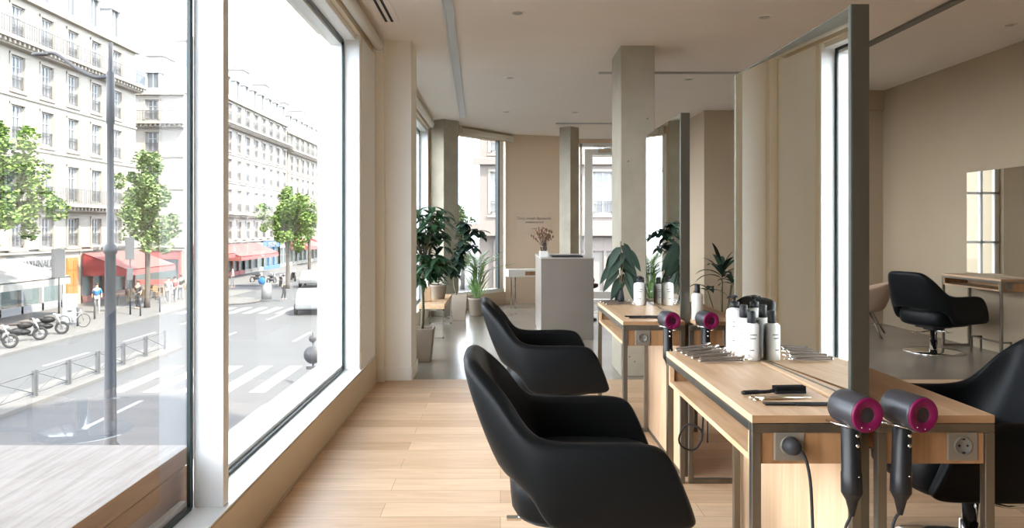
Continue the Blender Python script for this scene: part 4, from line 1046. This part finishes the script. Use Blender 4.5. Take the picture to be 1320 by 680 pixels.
# ------------------------------------------------------------------ bikes, cars
def wheel(m, c, r, th, n=22):
    ring = [(c[0]+r*math.cos(2*PI*k/n), c[1], c[2]+r*math.sin(2*PI*k/n)) for k in range(n)]; m.tube(ring, th, 6, closed=True)
def motorbike(label, x, y, rz, g='parked motorbikes', light=False):
    t = thing('motorbike', label, 'motorbike', (x,y,G), rz, g)
    for xx in (-.62,.62):
        m = MB(); wheel(m,(xx,0,.31),.25,.06); m.build('wheel', M_TYRE, t)
        m = MB(); wheel(m,(xx,0,.31),.12,.02,14)
        for k in range(6): m.tube([(xx,0,.31),(xx+.2*math.cos(k*PI/3),0,.31+.2*math.sin(k*PI/3))],.012,4)
        m.build('rim', M_CAR, t)
    m = MB(); m.ell((.05,0,.72),.32,.15,.16,12,8); m.ell((-.25,0,.45),.30,.13,.18,12,8); m.ell((.0,0,.42),.28,.16,.14,12,8); m.build('fairing', M_BLACK if not light else M_CAR, t)
    m = MB(); m.ell((-.38,0,.80),.36,.13,.07,12,8); m.build('seat', M_MATTEBLACK, t)
    m = MB(); m.tube([(.62,.08,.31),(.40,.08,.95)],.03,6); m.tube([(.62,-.08,.31),(.40,-.08,.95)],.03,6); m.tube([(.30,-.34,1.02),(.40,0,.98),(.30,.34,1.02)],.02,6); m.build('fork', M_CHROME, t)
    m = MB(); m.ell((.50,0,.88),.10,.10,.10,10,8); m.build('headlight', M_CAR, t)
    return t
mb0 = motorbike('black motorbike parked on the pavement at the left picture edge', -21.1,31.0,R(35))
for (x,y,rz,l) in ((-21.2,33.2,40,'black motorbike, middle one of the parked row by the shop'),(-21.4,35.2,30,'black motorbike parked next to the bicycle'),): dup(mb0,(x,y,G),R(rz),l)
for k,(px,Y_,l) in enumerate(((332,70,'dark scooter parked left of the blue shopfront'),(350,68,'scooter parked in front of the blue shopfront'),(362,66,'motorbike parked beside the tree trunk'),(378,72,'motorbike parked behind the white van'))): dup(mb0,((px-CX)*Y_/F,Y_,G-.1),R(60+20*k),l)
t = thing('bicycle','pale bicycle leaning by the posts on the far pavement','bicycle',(-21.5,37.6,G),R(60))
m = MB(); wheel(m,(-.52,0,.34),.33,.018); m.build('wheel', M_TYRE, t); m = MB(); wheel(m,(.52,0,.34),.33,.018); m.build('wheel', M_TYRE, t)
m = MB()
for a,b_ in (((-.52,0,.34),(-.05,0,.32)),((-.05,0,.32),(-.18,0,.85)),((-.52,0,.34),(-.15,0,.72)),((-.15,0,.75),(.36,0,.78)),((-.05,0,.32),(.36,0,.70)),((.52,0,.34),(.34,0,.95))): m.tube([a,b_],.02,6)
m.build('frame', M_CAR, t); m = MB(); m.tube([(.30,-.25,.98),(.34,0,.97),(.30,.25,.98)],.014,6); m.build('handlebar', M_IRON, t); m = MB(); m.ell((-.2,0,.88),.13,.06,.03,10,6); m.build('saddle', M_BLACK, t)
def car(label, x, y, rz, paint=M_CAR):
    t = thing('car', label, 'car', (x,y,G-.12), rz)
    prof = [(-2.1,.35),(-2.15,.75),(-1.95,.92),(-1.35,1.38),(-.2,1.48),(.55,1.36),(1.15,.98),(1.95,.82),(2.15,.6),(2.12,.32)]
    m = MB(); m.extr([(p[0],-.85,p[1]) for p in prof],(0,1.7,0)); m.build('body', paint, t, bevel=.12, seg=3)
    m = MB(); m.extr([(-1.7,-.862,.98),(-1.28,-.862,1.32),(-.2,-.862,1.40),(.48,-.862,1.28),(.92,-.862,.98)],(0,1.724,0)); m.build('side_windows', M_WINGL, t)
    m = MB(); m.extr([(1.17,-.7,.99),(.60,-.7,1.36),(.62,-.7,1.38),(1.2,-.7,1.0)],(0,1.4,0)); m.build('windscreen', M_WINGL, t)
    for xx in (-1.35,1.35):
        for yy in (-.85,.85):
            m = MB(); m.lathe([(.0001,-.1),(.18,-.1),(.31,-.09),(.33,0),(.31,.09),(.18,.1),(.0001,.1)],(xx,yy,.33),20,Matrix.Rotation(R(90),3,'X')); m.build('wheel', M_TYRE, t)
    return t
car('pale silver car waiting beyond the tree in the second window', -16.6,66,R(95))
car('silver car half cut by the window jamb, nearer one', -11.6,46,R(100))
# ------------------------------------------------------------------ people
def person(label, px, py, shirt, trouser, rz=0, stride=.16, arm=.1, hair=M_HAIR):
    Y_ = F*(CH-G)/(py-CY); x = (px-CX)*Y_/F
    t = thing('person', label, 'person', (x,Y_,G), rz)
    def skin(name, verts, edges, radii, m_, parent):
        me = bpy.data.meshes.new(name); me.from_pydata(verts, edges, []); me.materials.append(m_)
        o = bpy.data.objects.new(name, me); COL.objects.link(o); o.parent = parent
        sk = o.modifiers.new('Skin','SKIN'); sk.use_smooth_shade = True
        for i,rv in enumerate(radii): me.skin_vertices[0].data[i].radius = (rv,rv)
        me.skin_vertices[0].data[0].use_root = True
        s = o.modifiers.new('Sub','SUBSURF'); s.levels = 1; s.render_levels = 1
        return o
    J = [(0,0,.95),(0,0,1.15),(0,0,1.40),(0,0,1.50),(0,0,1.60),(0,.01,1.68),
         (0,.19,1.40),(.03,.25,1.14),(.12,.24,.90),(0,-.19,1.40),(.0-arm,-.25,1.14),(-.02-arm,-.24,.88),
         (0,.09,.92),(stride*.6,.10,.50),(stride*.4,.10,.08),(stride*.4+.14,.11,.04),(0,-.09,.92),(-stride*.3,-.10,.50),(-stride,-.10,.10),(-stride+.14,-.11,.04)]
    for o_ in ():
        pass
    E = [(0,1),(1,2),(2,3),(3,4),(4,5),(2,6),(6,7),(7,8),(2,9),(9,10),(10,11),(0,12),(12,13),(13,14),(14,15),(0,16),(16,17),(17,18),(18,19)]
    Rr = [.13,.12,.13,.055,.085,.08,.06,.042,.034,.06,.042,.034,.085,.06,.042,.035,.085,.06,.042,.035]
    if not hasattr(bpy.types,'_x'): pass
    me = bpy.data.meshes.new('body'); me.from_pydata(J,E,[]); me.materials.append(M_SKIN); bo = bpy.data.objects.new('body', me); COL.objects.link(bo); bo.parent = t
    sk = bo.modifiers.new('Skin','SKIN'); sk.use_smooth_shade = True
    for i,rv in enumerate(Rr): me.skin_vertices[0].data[i].radius = (rv,rv)
    me.skin_vertices[0].data[0].use_root = True
    s = bo.modifiers.new('Sub','SUBSURF'); s.levels = 1; s.render_levels = 1
    Js = [J[0],J[1],J[2],J[6],J[7],J[9],J[10]]; skin('shirt', Js, [(0,1),(1,2),(2,3),(3,4),(2,5),(5,6)], [.145,.135,.145,.075,.055,.075,.055], shirt, t)
    Jt = [J[0],J[12],J[13],J[14],J[16],J[17],J[18]]; skin('trousers', Jt, [(0,1),(1,2),(2,3),(0,4),(4,5),(5,6)], [.14,.10,.075,.055,.10,.075,.055], trouser, t)
    m = MB(); m.ell((-.02,0,1.69),.10,.095,.10,12,8); m.build('hair', hair, t)
    m = MB(); m.ell((.095,0,1.63),.02,.012,.018,6,4); m.build('nose', M_SKIN, t)
    return t
C_BLUE = mat('bright_blue_cloth',(0.011,0.110,0.275),.8); C_WHITE = mat('white_cloth',(0.231,0.231,0.226),.8); C_BLACK = mat('black_cloth',(.03,.03,.035),.8); C_PINK = mat('pink_cloth',(0.231,0.083,0.088),.8); C_GREY = mat('grey_cloth',(.18,.18,.19),.8)
try:
    person('person in a bright blue top walking past the restaurant', 125,403, C_BLUE, C_WHITE, R(-60))
    person('waiter in black standing by the cafe tables', 178,398, C_BLACK, C_BLACK, R(-100), .03)
    person('person in white walking on the pavement beyond the tree', 217,391, C_WHITE, C_WHITE, R(-80))
    person('person in a pink top among the pedestrians by the corner', 226,389, C_PINK, C_WHITE, R(80))
    person('person in white crossing the road in the second window', 300,371, C_WHITE, C_GREY, R(200))
    person('pedestrian in grey with a bicycle by the round traffic island', 366,386, C_GREY, C_BLACK, R(20))
    person('pedestrian in black under the far red awning', 233,386, C_BLACK, C_GREY, R(120))
except Exception as e:
    print('PERSON', e)
t = thing('traffic_beacon','white island beacon with a small blue round sign at the traffic island','sign',((352-CX)*54/F,52.5,G+.04))
m = MB(); m.lathe([(.0001,0),(.35,0),(.35,.9),(.30,1.1),(.0001,1.15)],n=16); m.build('post', C_WHITE, t)
m = MB(); m.lathe([(.0001,0),(.26,0),(.26,.03),(.0001,.03)],(-.2,-.4,1.3),20,mx); m.build('board', C_BLUE, t)
# cafe tables and chairs
def cafe_chair(label,x,y,rz):
    t = thing('cafe_chair', label, 'chair', (x,y,G), rz, 'rattan chairs on the cafe terrace')
    m = MB(); m.box(-.2,.2,-.2,.2,.43,.47); m.build('seat', M_RATTAN, t)
    m = MB(); m.box(-.22,-.18,-.2,.2,.50,.88); m.build('backrest', M_RATTAN, t)
    for sx in (-.18,.18):
        for sy in (-.18,.18):
            m = MB(); m.tube([(sx,sy,0),(sx,sy,.45 if sx>0 else .86)],.015,6); m.build('leg', M_RATTAN, t)
    return t
c0 = cafe_chair('rattan cafe chair on the terrace under the red awning', -25.4,48.6,R(30))
for k in range(13): dup(c0,(-25.6+.75*(k%3)+.2*(k%2),49.2+.62*k,G),R(47*k))
t0 = thing('cafe_table','round cafe table on the terrace under the red awning','table',(-25.0,48.9,G),0,'round tables on the cafe terrace')
m = MB(); m.lathe([(.0001,.71),(.33,.71),(.33,.74),(.0001,.74)],n=20); m.build('tabletop', M_RATTAN, t0); m = MB(); m.lathe([(.2,0),(.03,.05),(.03,.71)],n=12); m.build('pedestal', M_IRON, t0)
for k in range(4): dup(t0,(-24.9+.3*(k%2),50.6+1.9*k,G))
t = thing('display_stand','white stand with a panel by the shop door','display stand',(-22.6,39.2,G)); m = MB(); m.box(-.35,.35,-.1,.1,.1,1.6); m.build('panel', M_SHOPW, t); m = MB(); m.box(-.4,.4,-.25,.25,0,.1); m.build('base', M_IRON, t)

# ================================================================== LIGHT, WORLD, CAMERA
w = bpy.data.worlds.new('sky'); SC.world = w; w.use_nodes = True; nt = w.node_tree; L = nt.links.new
bg = nt.nodes['Background']; tc = nt.nodes.new('ShaderNodeTexCoord'); mp = nt.nodes.new('ShaderNodeMapping'); mp.inputs['Scale'].default_value = (1,1,2.5)
L(tc.outputs['Generated'], mp.inputs['Vector'])
nz = nt.nodes.new('ShaderNodeTexNoise'); nz.inputs['Scale'].default_value = 2.2; nz.inputs['Detail'].default_value = 6; nz.inputs['Roughness'].default_value = .55; L(mp.outputs[0], nz.inputs['Vector'])
rp = nt.nodes.new('ShaderNodeValToRGB'); e = rp.color_ramp.elements; e[0].position = .42; e[1].position = .60; e[0].color = (.62,.76,.93,1); e[1].color = (1,1,1,1)
L(nz.outputs['Fac'], rp.inputs['Fac']); L(rp.outputs[0], bg.inputs['Color']); sx_ = nt.nodes.new('ShaderNodeSeparateXYZ'); L(tc.outputs['Generated'], sx_.inputs[0])
mr = nt.nodes.new('ShaderNodeMapRange'); mr.inputs['From Min'].default_value = .30; mr.inputs['From Max'].default_value = .85; mr.inputs['To Min'].default_value = 5.4; mr.inputs['To Max'].default_value = 1.3
L(sx_.outputs['Z'], mr.inputs['Value']); L(mr.outputs[0], bg.inputs['Strength'])
sl = bpy.data.lights.new('sun','SUN'); sl.energy = 6.5; sl.angle = R(1.0); sl.color = (1,.91,.76); so = bpy.data.objects.new('sun', sl); COL.objects.link(so)
sd = Vector((-1,.8,-1.5)).normalized(); so.rotation_euler = sd.to_track_quat('-Z','Y').to_euler()

cam = bpy.data.cameras.new('camera'); co = bpy.data.objects.new('camera', cam); COL.objects.link(co); SC.camera = co
co.location = (0,0,CH); co.rotation_euler = (R(90),0,0); cam.sensor_width = 36; cam.lens = F/1320*36; cam.shift_x = 15/1320; cam.shift_y = -47/1320; cam.clip_start = .05; cam.clip_end = 1000
vs = SC.view_settings; vs.view_transform = 'Standard'; vs.look = 'None'; vs.gamma = 1; vs.exposure = 1.32
try: vs.use_curve_mapping = False
except Exception: pass
cy = SC.cycles; cy.use_denoising = True; cy.max_bounces = 14; cy.diffuse_bounces = 7; cy.glossy_bounces = 6; cy.transparent_max_bounces = 16; cy.sample_clamp_indirect = 8; cy.caustics_reflective = False; cy.caustics_refractive = False
try: cy.denoiser = 'OPENIMAGEDENOISE'
except Exception: pass
